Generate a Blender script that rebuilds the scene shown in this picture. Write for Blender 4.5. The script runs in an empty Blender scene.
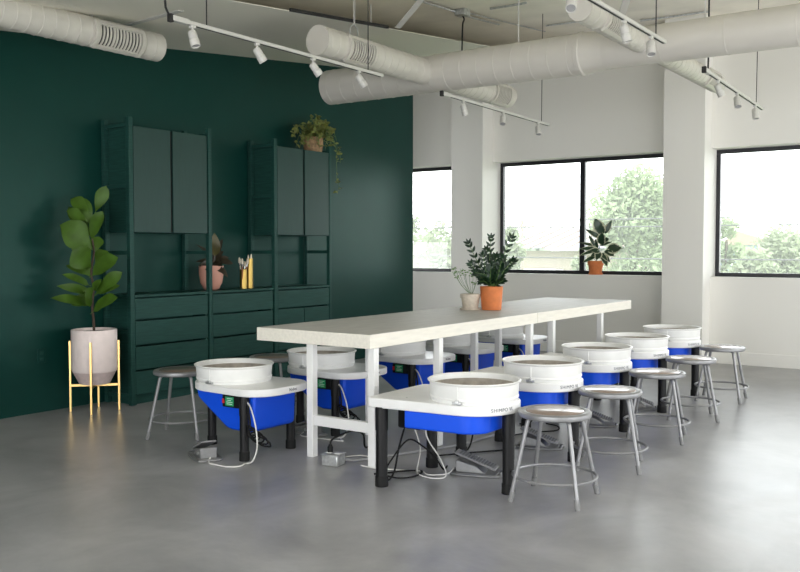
import bpy, bmesh, math, random
from mathutils import Vector, Matrix, Quaternion
PI = math.pi
C = bpy.context.scene.collection
S = bpy.context.scene
rnd = random.Random(7)

# ---------------------------------------------------------------- materials
def mat(name, col, rough=.5, metal=0, var=0, vscale=8, bump=0, bscale=60, coat=0, stretch=(1, 1, 1), spec=.5, trans=0, rvar=0):
    m = bpy.data.materials.new(name); m.use_nodes = True
    nt = m.node_tree; b = nt.nodes['Principled BSDF']
    b.inputs['Base Color'].default_value = (*col, 1)
    b.inputs['Roughness'].default_value = rough
    b.inputs['Metallic'].default_value = metal
    b.inputs['Specular IOR Level'].default_value = spec
    if coat:
        b.inputs['Coat Weight'].default_value = coat
        b.inputs['Coat Roughness'].default_value = .15
    tc = nt.nodes.new('ShaderNodeTexCoord'); mp = nt.nodes.new('ShaderNodeMapping')
    mp.inputs['Scale'].default_value = stretch
    nt.links.new(tc.outputs['Object'], mp.inputs['Vector'])
    if var or rvar:
        n = nt.nodes.new('ShaderNodeTexNoise'); n.inputs['Scale'].default_value = vscale; n.inputs['Detail'].default_value = 6
        nt.links.new(mp.outputs[0], n.inputs['Vector'])
        r = nt.nodes.new('ShaderNodeValToRGB')
        r.color_ramp.elements[0].position = .3; r.color_ramp.elements[1].position = .7
        r.color_ramp.elements[0].color = (*[c * (1 - var) for c in col], 1)
        r.color_ramp.elements[1].color = (*[min(1, c * (1 + var)) for c in col], 1)
        nt.links.new(n.outputs['Fac'], r.inputs['Fac'])
        nt.links.new(r.outputs['Color'], b.inputs['Base Color'])
        if rvar:
            mr = nt.nodes.new('ShaderNodeMapRange')
            mr.inputs['To Min'].default_value = max(.02, rough - rvar); mr.inputs['To Max'].default_value = rough + rvar
            mr.inputs['From Min'].default_value = .3; mr.inputs['From Max'].default_value = .7
            nt.links.new(n.outputs['Fac'], mr.inputs['Value']); nt.links.new(mr.outputs[0], b.inputs['Roughness'])
    if bump:
        n2 = nt.nodes.new('ShaderNodeTexNoise'); n2.inputs['Scale'].default_value = bscale; n2.inputs['Detail'].default_value = 4
        nt.links.new(mp.outputs[0], n2.inputs['Vector'])
        bp = nt.nodes.new('ShaderNodeBump'); bp.inputs['Strength'].default_value = bump; bp.inputs['Distance'].default_value = .01
        nt.links.new(n2.outputs['Fac'], bp.inputs['Height']); nt.links.new(bp.outputs[0], b.inputs['Normal'])
    if trans:
        t = nt.nodes.new('ShaderNodeBsdfTranslucent'); t.inputs['Color'].default_value = (*[min(1, c * 1.5) for c in col], 1)
        mx = nt.nodes.new('ShaderNodeMixShader'); mx.inputs[0].default_value = trans
        out = nt.nodes['Material Output']
        nt.links.new(b.outputs[0], mx.inputs[1]); nt.links.new(t.outputs[0], mx.inputs[2]); nt.links.new(mx.outputs[0], out.inputs['Surface'])
    return m

M = {}
M['white_wall'] = mat('white_wall_paint', (.80, .785, .74), .6, bump=.05, bscale=120)
M['green_wall'] = mat('green_wall_paint', (.005, .038, .031), .36, var=.06, vscale=3, bump=.04, bscale=90, spec=.24)
M['green_wall'].node_tree.nodes['Principled BSDF'].inputs['Specular Tint'].default_value = (.65, .97, .87, 1)
M['green_wood'] = mat('green_painted_wood', (.017, .062, .052), .42, var=.22, vscale=9, stretch=(.6, .6, 9), bump=.08, bscale=30, spec=.15)
M['green_panel'] = mat('green_painted_panel', (.020, .054, .047), .42, var=.05, vscale=6, stretch=(8, 8, .7), spec=.25)
M['ceiling'] = mat('ceiling_paint', (.83, .79, .69), .75, var=.07, vscale=2.2, bump=.25, bscale=7)
M['soffit'] = mat('soffit_paint', (.80, .77, .68), .7)
M['duct'] = mat('duct_paint', (.56, .535, .485), .5, var=.03, vscale=3)
M['track'] = mat('white_track_metal', (.56, .55, .52), .4)
M['dark'] = mat('dark_gap', (.012, .012, .012), .7)
M['lens'] = mat('lamp_lens', (.30, .30, .30), .2)
M['frame'] = mat('black_window_frame', (.012, .012, .016), .35)
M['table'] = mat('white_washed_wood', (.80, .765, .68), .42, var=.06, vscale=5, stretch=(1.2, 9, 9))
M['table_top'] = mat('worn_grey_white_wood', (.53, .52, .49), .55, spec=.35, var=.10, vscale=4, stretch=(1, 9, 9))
M['white_metal'] = mat('white_painted_metal', (.80, .80, .79), .35)
M['plate'] = mat('white_plastic_plate', (.80, .80, .795), .3, var=.03, vscale=12)
M['pan'] = mat('white_plastic_pan', (.82, .82, .80), .35, var=.04, vscale=10)
M['clay'] = mat('dry_clay_residue', (.42, .38, .33), .85, var=.3, vscale=14)
M['alu'] = mat('aluminium_disc', (.62, .62, .62), .3, 1)
M['blue'] = mat('blue_plastic', (.003, .078, .72), .42, spec=.3)
M['black'] = mat('black_plastic', (.006, .006, .0065), .45, spec=.3)
M['rubber'] = mat('black_rubber', (.006, .006, .006), .7, spec=.3)
M['sticker'] = mat('green_sticker', (.015, .32, .12), .4)
M['sticker_text'] = mat('pale_print', (.75, .85, .78), .5)
M['red'] = mat('red_switch', (.6, .02, .02), .3)
M['print'] = mat('dark_grey_print', (.10, .11, .13), .5)
M['stool'] = mat('grey_enamel_metal', (.27, .27, .275), .40, .45, var=.05, vscale=10)
M['hardboard'] = mat('brown_hardboard', (.27, .19, .15), .30, var=.18, vscale=25, coat=1)
M['foot'] = mat('grey_rubber_foot', (.20, .20, .20), .6)
M['pedal'] = mat('grey_cast_metal', (.25, .25, .25), .42, .5, var=.08, vscale=30)
M['pedal_dark'] = mat('dark_ribbed_rubber', (.12, .125, .13), .6)
M['treadle'] = mat('grey_painted_treadle', (.22, .22, .225), .45)
M['cable_white'] = mat('white_cable', (.72, .71, .68), .5)
M['cable_grey'] = mat('grey_conduit', (.42, .42, .43), .35, .5)
M['galv'] = mat('galvanised_steel', (.55, .56, .56), .35, .8, var=.25, vscale=35)
M['gold'] = mat('brushed_gold', (.78, .52, .20), .28, 1)
M['brass'] = mat('polished_brass', (.42, .29, .085), .34, 1)
M['pink'] = mat('blush_ceramic', (.86, .74, .71), .55, var=.04, vscale=20)
M['pink_base'] = mat('raw_blush_clay', (.66, .53, .51), .8, var=.08, vscale=40)
M['peach'] = mat('peach_ceramic', (.62, .31, .235), .5)
M['terra'] = mat('terracotta', (.62, .185, .055), .7, var=.12, vscale=14)
M['pale_clay'] = mat('pale_stoneware', (.60, .53, .44), .8, var=.12, vscale=40)
M['soil'] = mat('potting_soil', (.035, .024, .016), .9, var=.4, vscale=60, bump=.6)
M['basket'] = mat('woven_basket', (.30, .19, .10), .8, var=.4, vscale=30, bump=.5, bscale=50)
M['bark'] = mat('brown_bark', (.06, .04, .026), .85, var=.3, vscale=30)
M['fig'] = mat('fig_leaf', (.055, .12, .012), .45, var=.3, vscale=9, trans=.12, spec=.3)
M['zz'] = mat('dark_glossy_leaf', (.008, .030, .011), .32, var=.3, vscale=12, trans=.05)
M['lime'] = mat('fresh_green_leaf', (.12, .25, .05), .5, var=.2, vscale=10, trans=.25)
M['stem'] = mat('green_stem', (.10, .18, .05), .5)
M['pothos'] = mat('yellow_green_leaf', (.20, .22, .06), .45, var=.4, vscale=20, trans=.15)
M['burg'] = mat('dark_bronze_leaf', (.035, .028, .018), .32, var=.3, vscale=10)
M['bronze'] = mat('olive_bronze_leaf', (.085, .075, .022), .35, var=.3, vscale=10, trans=.1)
M['bristle'] = mat('pale_bristle', (.70, .62, .50), .8)
M['handle'] = mat('varnished_handle', (.30, .09, .05), .35)
M['ferrule'] = mat('tin_ferrule', (.7, .7, .7), .25, 1)
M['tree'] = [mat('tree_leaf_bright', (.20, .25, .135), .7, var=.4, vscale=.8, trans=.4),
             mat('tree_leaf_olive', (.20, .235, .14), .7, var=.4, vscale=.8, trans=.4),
             mat('tree_leaf_hazed', (.27, .31, .23), .8, var=.3, vscale=.8, trans=.4)]  # leaf colours paled in place of outdoor haze, most for distant trees
M['roof_metal'] = mat('ribbed_metal_roof', (.14, .142, .15), .6)
M['roof_tile'] = mat('brown_roof_tile', (.24, .17, .13), .7)
M['cream'] = mat('cream_siding', (.34, .30, .235), .8)
M['skyblue'] = mat('pale_blue_siding', (.20, .27, .36), .8)
M['grass'] = mat('outdoor_grass', (.20, .25, .11), .9, var=.3, vscale=.5)
M['wire'] = mat('dark_cable', (.05, .05, .05), .6)
M['wood_pole'] = mat('weathered_pole', (.22, .19, .16), .9)

# variegated leaf: cream edge by the leaf's own UV
def variegated():
    m = mat('variegated_leaf', (.02, .06, .025), .32)
    nt = m.node_tree; b = nt.nodes['Principled BSDF']
    uv = nt.nodes.new('ShaderNodeUVMap'); sx = nt.nodes.new('ShaderNodeSeparateXYZ'); nt.links.new(uv.outputs[0], sx.inputs[0])
    s = nt.nodes.new('ShaderNodeMath'); s.operation = 'SUBTRACT'; s.inputs[1].default_value = .5; nt.links.new(sx.outputs['X'], s.inputs[0])
    a = nt.nodes.new('ShaderNodeMath'); a.operation = 'ABSOLUTE'; nt.links.new(s.outputs[0], a.inputs[0])
    n = nt.nodes.new('ShaderNodeTexNoise'); n.inputs['Scale'].default_value = 40
    ad = nt.nodes.new('ShaderNodeMath'); ad.operation = 'MULTIPLY_ADD'; ad.inputs[1].default_value = .25
    nt.links.new(n.outputs['Fac'], ad.inputs[0]); nt.links.new(a.outputs[0], ad.inputs[2])
    r = nt.nodes.new('ShaderNodeValToRGB'); r.color_ramp.elements[0].position = .46; r.color_ramp.elements[1].position = .52
    r.color_ramp.elements[0].color = (.018, .05, .022, 1); r.color_ramp.elements[1].color = (.62, .62, .45, 1)
    nt.links.new(ad.outputs[0], r.inputs[0]); nt.links.new(r.outputs[0], b.inputs['Base Color'])
    return m
M['varieg'] = variegated()

# polished concrete
def concrete():
    m = mat('polished_concrete', (.20, .20, .195), .3, bump=.03, bscale=25)
    nt = m.node_tree; b = nt.nodes['Principled BSDF']; L = nt.links.new
    tc = nt.nodes.new('ShaderNodeTexCoord')
    def noise(sc, det, rough=.6, dist=0):
        n = nt.nodes.new('ShaderNodeTexNoise'); n.inputs['Scale'].default_value = sc; n.inputs['Detail'].default_value = det
        n.inputs['Roughness'].default_value = rough; n.inputs['Distortion'].default_value = dist; L(tc.outputs['Object'], n.inputs['Vector']); return n
    n1 = noise(1.3, 8, .62, .5); n2 = noise(4, 6, .6, .2); n3 = noise(60, 3)
    r1 = nt.nodes.new('ShaderNodeValToRGB')
    r1.color_ramp.elements[0].position = .28; r1.color_ramp.elements[1].position = .74
    r1.color_ramp.elements[0].color = (.225, .224, .229, 1); r1.color_ramp.elements[1].color = (.415, .412, .416, 1)
    L(n1.outputs['Fac'], r1.inputs[0])
    r2 = nt.nodes.new('ShaderNodeValToRGB')
    r2.color_ramp.elements[0].position = .2; r2.color_ramp.elements[1].position = .8
    r2.color_ramp.elements[0].color = (.86, .86, .86, 1); r2.color_ramp.elements[1].color = (1.12, 1.12, 1.12, 1)
    L(n2.outputs['Fac'], r2.inputs[0])
    mx = nt.nodes.new('ShaderNodeMix'); mx.data_type = 'RGBA'; mx.blend_type = 'MULTIPLY'; mx.inputs[0].default_value = 1
    L(r1.outputs[0], mx.inputs[6]); L(r2.outputs[0], mx.inputs[7])
    r3 = nt.nodes.new('ShaderNodeValToRGB')          # fine pale scuffs
    r3.color_ramp.elements[0].position = .70; r3.color_ramp.elements[1].position = .85
    r3.color_ramp.elements[0].color = (0, 0, 0, 1); r3.color_ramp.elements[1].color = (.05, .05, .05, 1)
    L(n3.outputs['Fac'], r3.inputs[0])
    ad = nt.nodes.new('ShaderNodeMix'); ad.data_type = 'RGBA'; ad.blend_type = 'ADD'; ad.inputs[0].default_value = 1
    L(mx.outputs[2], ad.inputs[6]); L(r3.outputs[0], ad.inputs[7]); L(ad.outputs[2], b.inputs['Base Color'])
    mr = nt.nodes.new('ShaderNodeMapRange'); mr.inputs['From Min'].default_value = .15; mr.inputs['From Max'].default_value = .85
    mr.inputs['To Min'].default_value = .26; mr.inputs['To Max'].default_value = .36
    L(n2.outputs['Fac'], mr.inputs[0]); L(mr.outputs[0], b.inputs['Roughness'])
    return m
M['floor'] = concrete()

def glass():
    m = bpy.data.materials.new('veiled_window_glass'); m.use_nodes = True
    nt = m.node_tree; nt.nodes.clear(); L = nt.links.new
    o = nt.nodes.new('ShaderNodeOutputMaterial'); t = nt.nodes.new('ShaderNodeBsdfTransparent'); g = nt.nodes.new('ShaderNodeBsdfGlossy')
    t.inputs[0].default_value = (.97, .98, .975, 1); g.inputs['Roughness'].default_value = .02
    f = nt.nodes.new('ShaderNodeFresnel'); f.inputs[0].default_value = 1.45
    mx = nt.nodes.new('ShaderNodeMixShader'); L(f.outputs[0], mx.inputs[0]); L(t.outputs[0], mx.inputs[1]); L(g.outputs[0], mx.inputs[2])
    d = nt.nodes.new('ShaderNodeBsdfTranslucent'); d.inputs[0].default_value = (.9, .92, .9, 1)   # pale veil imitating haze and glare outside
    m2 = nt.nodes.new('ShaderNodeMixShader'); m2.inputs[0].default_value = VEIL
    L(mx.outputs[0], m2.inputs[1]); L(d.outputs[0], m2.inputs[2]); L(m2.outputs[0], o.inputs[0])
    return m
VEIL = .07
M['glass'] = glass()

# ---------------------------------------------------------------- mesh builder
class MB:
    def __init__(s): s.bm = bmesh.new(); s.uv = s.bm.loops.layers.uv.new('UVMap')
    def box(s, c, d, rot=None, mi=0):
        c = Vector(c); vs = []
        R = rot.to_3x3() if rot is not None else Matrix.Identity(3)
        for i in (-.5, .5):
            for j in (-.5, .5):
                for k in (-.5, .5): vs.append(s.bm.verts.new(c + R @ Vector((i * d[0], j * d[1], k * d[2]))))
        for f in ((0, 1, 3, 2), (4, 6, 7, 5), (0, 4, 5, 1), (2, 3, 7, 6), (0, 2, 6, 4), (1, 5, 7, 3)):
            s.bm.faces.new([vs[i] for i in f]).material_index = mi
        return s
    def bx(s, x0, x1, y0, y1, z0, z1, mi=0):
        return s.box(((x0 + x1) / 2, (y0 + y1) / 2, (z0 + z1) / 2), (abs(x1 - x0), abs(y1 - y0), abs(z1 - z0)), mi=mi)
    def lathe(s, prof, seg=32, mt=None, caps=True, mi=0, a0=0, a1=2 * PI):
        mt = mt or Matrix.Identity(4); full = abs(a1 - a0 - 2 * PI) < 1e-6; n = seg if full else seg + 1
        rings = []
        for r, z in prof:
            rings.append([s.bm.verts.new(mt @ Vector((r * math.cos(a0 + (a1 - a0) * i / seg), r * math.sin(a0 + (a1 - a0) * i / seg), z))) for i in range(n)])
        for a, b in zip(rings, rings[1:]):
            for i in range(seg):
                j = (i + 1) % n
                s.bm.faces.new((a[i], a[j], b[j], b[i])).material_index = mi
        if caps and full:
            s.bm.faces.new(rings[0][::-1]).material_index = mi; s.bm.faces.new(rings[-1]).material_index = mi
        return s
    def cyl(s, p0, p1, r0, r1=None, seg=14, mi=0):
        p0, p1 = Vector(p0), Vector(p1); d = p1 - p0
        mt = Matrix.Translation(p0) @ d.to_track_quat('Z', 'Y').to_matrix().to_4x4()
        return s.lathe([(r0, 0), (r0 if r1 is None else r1, d.length)], seg, mt, mi=mi)
    def tube(s, pts, r, seg=8, closed=False, mi=0):
        pts = [Vector(p) for p in pts]; n = len(pts); rings = []; prev = None
        for i, p in enumerate(pts):
            a = pts[i - 1] if (i or closed) else p; b = pts[(i + 1) % n] if (i < n - 1 or closed) else p
            t = (b - a).normalized()
            if prev is None: u = t.orthogonal().normalized()
            else:
                u = (prev - t * prev.dot(t))
                u = u.normalized() if u.length > 1e-6 else t.orthogonal().normalized()
            prev = u; v = t.cross(u)
            rr = r(i / (n - 1)) if callable(r) else r
            rings.append([s.bm.verts.new(p + (u * math.cos(2 * PI * k / seg) + v * math.sin(2 * PI * k / seg)) * rr) for k in range(seg)])
        pairs = list(zip(rings, rings[1:])) + ([(rings[-1], rings[0])] if closed else [])
        for a, b in pairs:
            for k in range(seg): s.bm.faces.new((a[k], a[(k + 1) % seg], b[(k + 1) % seg], b[k])).material_index = mi
        if not closed:
            s.bm.faces.new(rings[0][::-1]).material_index = mi; s.bm.faces.new(rings[-1]).material_index = mi
        return s
    def prism(s, out, z0, z1, mt=None, mi=0):
        mt = mt or Matrix.Identity(4)
        a = [s.bm.verts.new(mt @ Vector((x, y, z0))) for x, y in out]; b = [s.bm.verts.new(mt @ Vector((x, y, z1))) for x, y in out]
        n = len(out)
        for i in range(n): s.bm.faces.new((a[i], a[(i + 1) % n], b[(i + 1) % n], b[i])).material_index = mi
        s.bm.faces.new(a[::-1]).material_index = mi; s.bm.faces.new(b).material_index = mi
        return s
    def leaf(s, base, tip, w, nrm, shape='ovate', fold=.12, droop=.1, n=7, mi=0):
        base, tip, nrm = Vector(base), Vector(tip), Vector(nrm)
        d = tip - base; L = d.length; t = d.normalized(); side = t.cross(nrm)
        if side.length < 1e-4: side = t.orthogonal()
        side.normalize(); up = side.cross(t).normalized(); rows = []
        for i in range(n + 1):
            f = i / n
            if shape == 'fiddle': ww = math.sin(PI * min(1, f ** 1.5)) ** .7 * (1 if f < .98 else .3) if 0 < f < 1 else .03
            elif shape == 'round': ww = math.sqrt(max(.0, 1 - (2 * f - 1) ** 2)) + .02
            elif shape == 'lance': ww = math.sin(PI * f ** .8) ** .9 if 0 < f < 1 else .02
            else: ww = math.sin(PI * f ** .75) ** .75 if 0 < f < 1 else .02
            ww *= w / 2
            c = base + d * f + up * (droop * L * (4 * f * (1 - f) * .6 - .3 * f * f))
            wave = .06 * w * math.sin(9 * f + base.x * 50)
            rows.append([s.bm.verts.new(c - side * ww + up * (fold * ww * 2 + wave)), s.bm.verts.new(c), s.bm.verts.new(c + side * ww + up * (fold * ww * 2 - wave))])
        for i in range(n):
            for k in range(2):
                fc = s.bm.faces.new((rows[i][k], rows[i][k + 1], rows[i + 1][k + 1], rows[i + 1][k])); fc.material_index = mi
                for lp, (u, v) in zip(fc.loops, ((k / 2, i / n), ((k + 1) / 2, i / n), ((k + 1) / 2, (i + 1) / n), (k / 2, (i + 1) / n))): lp[s.uv].uv = (u, v)
        return s
    def build(s, name, m, parent=None, bevel=0, smooth=35, loc=None, seg=2):
        s.bm.normal_update()
        bmesh.ops.recalc_face_normals(s.bm, faces=s.bm.faces[:])
        me = bpy.data.meshes.new(name); s.bm.to_mesh(me); s.bm.free()
        o = bpy.data.objects.new(name, me); C.objects.link(o)
        for mm in (m if isinstance(m, (list, tuple)) else [m]): me.materials.append(mm)
        if smooth:
            me.polygons.foreach_set('use_smooth', [True] * len(me.polygons)); me.set_sharp_from_angle(angle=math.radians(smooth))
        if bevel:
            b = o.modifiers.new('bevel', 'BEVEL'); b.width = bevel; b.segments = seg; b.limit_method = 'ANGLE'; b.angle_limit = math.radians(40)
        if parent is not None: o.parent = parent
        if loc is not None: o.location = loc
        return o

def tag(o, label=None, cat=None, group=None, kind=None):
    if label: o['label'] = label
    if cat: o['category'] = cat
    if group: o['group'] = group
    if kind: o['kind'] = kind
    return o
def thing(name, label, cat, loc=(0, 0, 0), rz=0, group=None):
    o = bpy.data.objects.new(name, None); C.objects.link(o); o.empty_display_size = .1
    o.location = loc; o.rotation_euler = (0, 0, rz)
    return tag(o, label, cat, group)
def struct(name, mb, m, label=None, **k):
    return tag(mb.build(name, m, **k), label, kind='structure')
def dup(root, loc, rz, label, group=None):
    r = root.copy(); C.objects.link(r); r.location = loc; r.rotation_euler = (0, 0, rz); r['label'] = label
    if group: r['group'] = group
    for ch in list(root.children):
        c = ch.copy(); C.objects.link(c); c.parent = r
        for g in list(ch.children):
            d = g.copy(); C.objects.link(d); d.parent = c
    return r
def catmull(pts, n=8, closed=False):
    P = [Vector(p) for p in pts]; out = []; N = len(P)
    for i in range(N if closed else N - 1):
        p0 = P[(i - 1) % N] if (closed or i) else P[0]; p1 = P[i]; p2 = P[(i + 1) % N]; p3 = P[(i + 2) % N] if (closed or i + 2 < N) else P[-1]
        for k in range(n):
            t = k / n
            out.append(.5 * ((2 * p1) + (p2 - p0) * t + (2 * p0 - 5 * p1 + 4 * p2 - p3) * t * t + (3 * p1 - p0 - 3 * p2 + p3) * t ** 3))
    if not closed: out.append(P[-1])
    return out

# ---------------------------------------------------------------- the setting
XW = 10.87; YG = 6.69; XE = 9.95
def deckz(x): return 4.13 + .1 * (max(x, 3.5) - 10.87)
def sofz(x): return 3.70 + .1 * (max(x, 3.5) - 9.95)
struct('floor', MB().bx(-2.5, 11.2, -2.9, 9.2, -.1, 0), M['floor'], smooth=0)
c = MB()
for x0, x1 in ((-2.5, 3.5), (3.5, 11.25)):
    v = [c.bm.verts.new((x, y, deckz(x) + dz)) for dz in (0, .15) for x, y in ((x0, -2.9), (x1, -2.9), (x1, 9.2), (x0, 9.2))]
    for f in ((3, 2, 1, 0), (4, 5, 6, 7), (0, 1, 5, 4), (2, 3, 7, 6), (1, 2, 6, 5), (3, 0, 4, 7)): c.bm.faces.new([v[i] for i in f])
struct('ceiling', c, M['ceiling'], smooth=0)
c = MB()
for x0, x1 in ((-2.2, 3.5), (3.5, XW)):
    v = [c.bm.verts.new((x, y, sofz(x) + dz)) for dz in (0, .005) for x, y in ((x0, 4.72), (x1, 4.72), (x1, YG), (x0, YG))]
    for f in ((3, 2, 1, 0), (4, 5, 6, 7), (0, 1, 5, 4), (2, 3, 7, 6), (1, 2, 6, 5), (3, 0, 4, 7)): c.bm.faces.new([v[i] for i in f])
struct('trim_1', c, M['soffit'], 'sloping plaster soffit hung below the ceiling along the green wall', smooth=0)
c = MB(); v = []  # black bar in place of the shade in the soffit gap
for dz in (-.002, .022):
    for x, y in ((5.28, 4.70), (6.6, 4.70), (6.6, 4.722), (5.28, 4.722)): v.append(c.bm.verts.new((x, y, sofz(x) + dz)))
for f in ((3, 2, 1, 0), (4, 5, 6, 7), (0, 1, 5, 4), (2, 3, 7, 6), (1, 2, 6, 5), (3, 0, 4, 7)): c.bm.faces.new([v[i] for i in f])
struct('trim_4', c, M['dark'], 'solid dark bar standing in for the shaded gap along the soffit edge', smooth=0)
# green wall (a partition that stops short of the window wall), top follows the slope
c = MB(); pr = [(-2.2, 0), (XE, 0), (XE, deckz(XE)), (3.5, deckz(3.5)), (-2.2, deckz(3.5))]
for y in (0,):
    a = [c.bm.verts.new((x, YG, z)) for x, z in pr]; b = [c.bm.verts.new((x, YG + .15, z)) for x, z in pr]
    n = len(pr); c.bm.faces.new(a); c.bm.faces.new(b[::-1])
    for i in range(n): c.bm.faces.new((a[i], b[i], b[(i + 1) % n], a[(i + 1) % n]))
struct('wall_left', c, M['green_wall'], 'dark green painted wall behind the cabinets', smooth=0)
# window wall with three openings
WZ0, WZ1, TH = 1.035, 2.572, .36
wins = [(6.48, 8.3), (3.49, 5.975), (-.55, 3.009)]
c = MB(); X0, X1 = XW, XW + TH
c.bx(X0, X1, -2.9, 9.2, 0, WZ0); c.bx(X0, X1, -2.9, 9.2, WZ1, 4.3)
ys = [-2.9] + [v for w in reversed(wins) for v in w] + [9.2]
for i in range(0, len(ys), 2): c.bx(X0, X1, ys[i], ys[i + 1], WZ0, WZ1)
struct('wall_far', c, M['white_wall'], smooth=0)
# side and back walls behind the photographer, with unseen windows sized and placed for their light
def wall_open(name, axis, at, a0, a1, ztop, ops, sgn):
    m = MB(); b = (at, at + sgn * .3)
    def bb(u0, u1, z0, z1):
        if axis == 'x': m.bx(min(b), max(b), u0, u1, z0, z1)
        else: m.bx(u0, u1, min(b), max(b), z0, z1)
    u = a0
    for o0, o1, z0, z1 in ops:
        bb(u, o0, 0, ztop); bb(o0, o1, 0, z0); bb(o0, o1, z1, ztop); u = o1
    bb(u, a1, 0, ztop)
    return struct(name, m, M['white_wall'], smooth=0)
BW = [(-2.2, -.1, .1, 2.7), (.1, 2.2, .1, 2.7), (2.4, 4.5, .1, 2.7)]
RW = [(1.2, 4.2, .1, 1.75), (4.4, 7.4, .5, 1.9), (7.6, 10.6, .05, 2.3)]
wall_open('wall_back', 'x', -2.2, -2.9, 9.2, 3.6, BW, -1)
wall_open('wall_right', 'y', -2.6, -2.5, 11.2, 4.3, RW, -1)
wall_open('wall_north', 'y', 9.0, -2.5, 11.2, 4.3, [(7.2, 9.6, .6, 1.5)], 1)  # opening added out of view to brighten the far wall's left end
# pilasters between the windows
struct('trim_2', MB().bx(10.58, XW, 5.975, 6.47, 0, 4.11), M['white_wall'], 'white square column left of the double window', smooth=0)
struct('trim_3', MB().bx(10.58, XW, 3.009, 3.495, 0, 4.11), M['white_wall'], 'white square column right of the double window', smooth=0)
c = MB()
for y0, y1 in ((-2.6, 3.009), (3.495, 5.975), (6.47, 9)): c.bx(XW - .015, XW, y0, y1, 0, .15)
struct('baseboard_far', c, M['white_wall'], bevel=.004, smooth=0)

# windows: frame, mullion, panes
FX = XW + .22
for k, ((y0, y1), muls) in enumerate(zip(wins, ([8.0], [4.745], [1.25]))):
    w = thing('window_%d' % (k + 1), ['tall window beside the green wall end', 'double window between the two white columns', 'wide window at the right edge of the room'][k], 'window')
    w['kind'] = 'structure'
    f = MB(); t = .048
    f.bx(FX, FX + .07, y0, y1, WZ0, WZ0 + t); f.bx(FX, FX + .07, y0, y1, WZ1 - t, WZ1)
    f.bx(FX, FX + .07, y0, y0 + t, WZ0 + t, WZ1 - t); f.bx(FX, FX + .07, y1 - t, y1, WZ0 + t, WZ1 - t)
    f.build('window_frame', M['frame'], w, bevel=.004, smooth=0)
    for my in muls: MB().bx(FX, FX + .07, my - .035, my + .035, WZ0 + t, WZ1 - t).build('mullion', M['frame'], w, bevel=.004, smooth=0)
    cuts = [y0 + t] + [q for my in muls for q in (my - .035, my + .035)] + [y1 - t]
    for i in range(0, len(cuts), 2):
        MB().bx(FX + .034, FX + .038, cuts[i] - .01, cuts[i + 1] + .01, WZ0 + t - .01, WZ1 - t + .01).build('pane', M['glass'], w, smooth=0)

# ---------------------------------------------------------------- ceiling: ducts
def duct_mesh(L, r, cap0=True, cap1=True, pitch=.10):
    """along local +Z"""
    prof = []
    z = 0
    prof.append((r, 0))
    z = pitch / 2
    while z < L - .02:
        prof += [(r, z - .016), (r, z - .005), (r + .003, z - .003), (r + .003, z + .003), (r, z + .005), (r, z + .016)]; z += pitch
    prof.append((r, L))
    if cap0: prof = [(.001, 0), (r - .012, 0)] + prof
    if cap1: prof = prof + [(r - .012, L), (.001, L)]
    return prof
def axis_m(p, d): return Matrix.Translation(Vector(p)) @ Vector(d).to_track_quat('Z', 'Y').to_matrix().to_4x4()
def grille(parent, x0, x1, y, z, r, a_mid, a_half=.92):
    """register on the side of a duct that runs along X; angle measured in the YZ plane from -Y towards -Z"""
    def P(x, a, rr): return Vector((x, y - rr * math.cos(a), z - rr * math.sin(a)))
    f = MB(); aa = [a_mid - a_half + 2 * a_half * i / 10 for i in range(11)]; b = .028; ab = b / r
    def patch(m, xa, xb, a0, a1, r0, r1, n=8):
        va = []
        for i in range(n + 1):
            a = a0 + (a1 - a0) * i / n
            va.append([m.bm.verts.new(P(x, a, rr)) for x, rr in ((xa, r0), (xb, r0), (xb, r1), (xa, r1))])
        for p, q in zip(va, va[1:]):
            for k in range(4): m.bm.faces.new((p[k], p[(k + 1) % 4], q[(k + 1) % 4], q[k]))
        m.bm.faces.new(va[0][::-1]); m.bm.faces.new(va[-1])
    a0, a1 = a_mid - a_half, a_mid + a_half
    patch(f, x0, x0 + b, a0, a1, r - .003, r + .020); patch(f, x1 - b, x1, a0, a1, r - .003, r + .020)
    patch(f, x0 + b, x1 - b, a0, a0 + ab, r - .003, r + .020, 3); patch(f, x0 + b, x1 - b, a1 - ab, a1, r - .003, r + .020, 3)
    g = f.build('grille_frame', M['duct'], parent, smooth=30)
    s = MB(); patch(s, x0 + b, x1 - b, a0 + ab, a1 - ab, r - .002, r + .002); s.build('grille_dark_backing', M['dark'], g, smooth=30)  # solid dark patch stands in for the unlit duct interior
    l = MB(); n = max(5, int((x1 - x0 - 2 * b) / .030))
    for i in range(n):
        xx = x0 + b + (x1 - x0 - 2 * b) * (i + .5) / n
        patch(l, xx - .007, xx + .007, a0 + ab, a1 - ab, r + .001, r + .010)
    l.build('louvre', M['duct'], g, smooth=0)
DZ = 2.995
t = thing('air_duct', 'large white round duct crossing the room with ribbed branches', 'duct', (7.0, 5.72, DZ))
mt = axis_m((0, 0, 0), (0, -1, 0))
m = MB(); m.lathe(duct_mesh(2.74, .170, pitch=.17), 40, mt); m.build('trunk', M['duct'], t, smooth=25)
m = MB(); m.lathe([(.170, 2.70), (.178, 2.705), (.178, 2.735), (.170, 2.745)], 40, mt, caps=False)
m.lathe([(.170, 2.74), (.152, 2.93)], 40, mt @ Matrix(((1, 0, 0, 0), (0, 1, 0, 0), (0, 0, 1, 0), (0, 0, 0, 1))), caps=False); m.build('reducer', M['duct'], t, smooth=25)
m = MB(); m.lathe([(.151, 2.92)] + [q for k in range(10) for q in ((.151, 3.2 + k * .5), (.151, 3.39 + k * .5), (.153, 3.392 + k * .5), (.153, 3.40 + k * .5), (.151, 3.402 + k * .5))] + [(.151, 8.3)], 40, mt); m.build('trunk', M['duct'], t, smooth=25)
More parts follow.
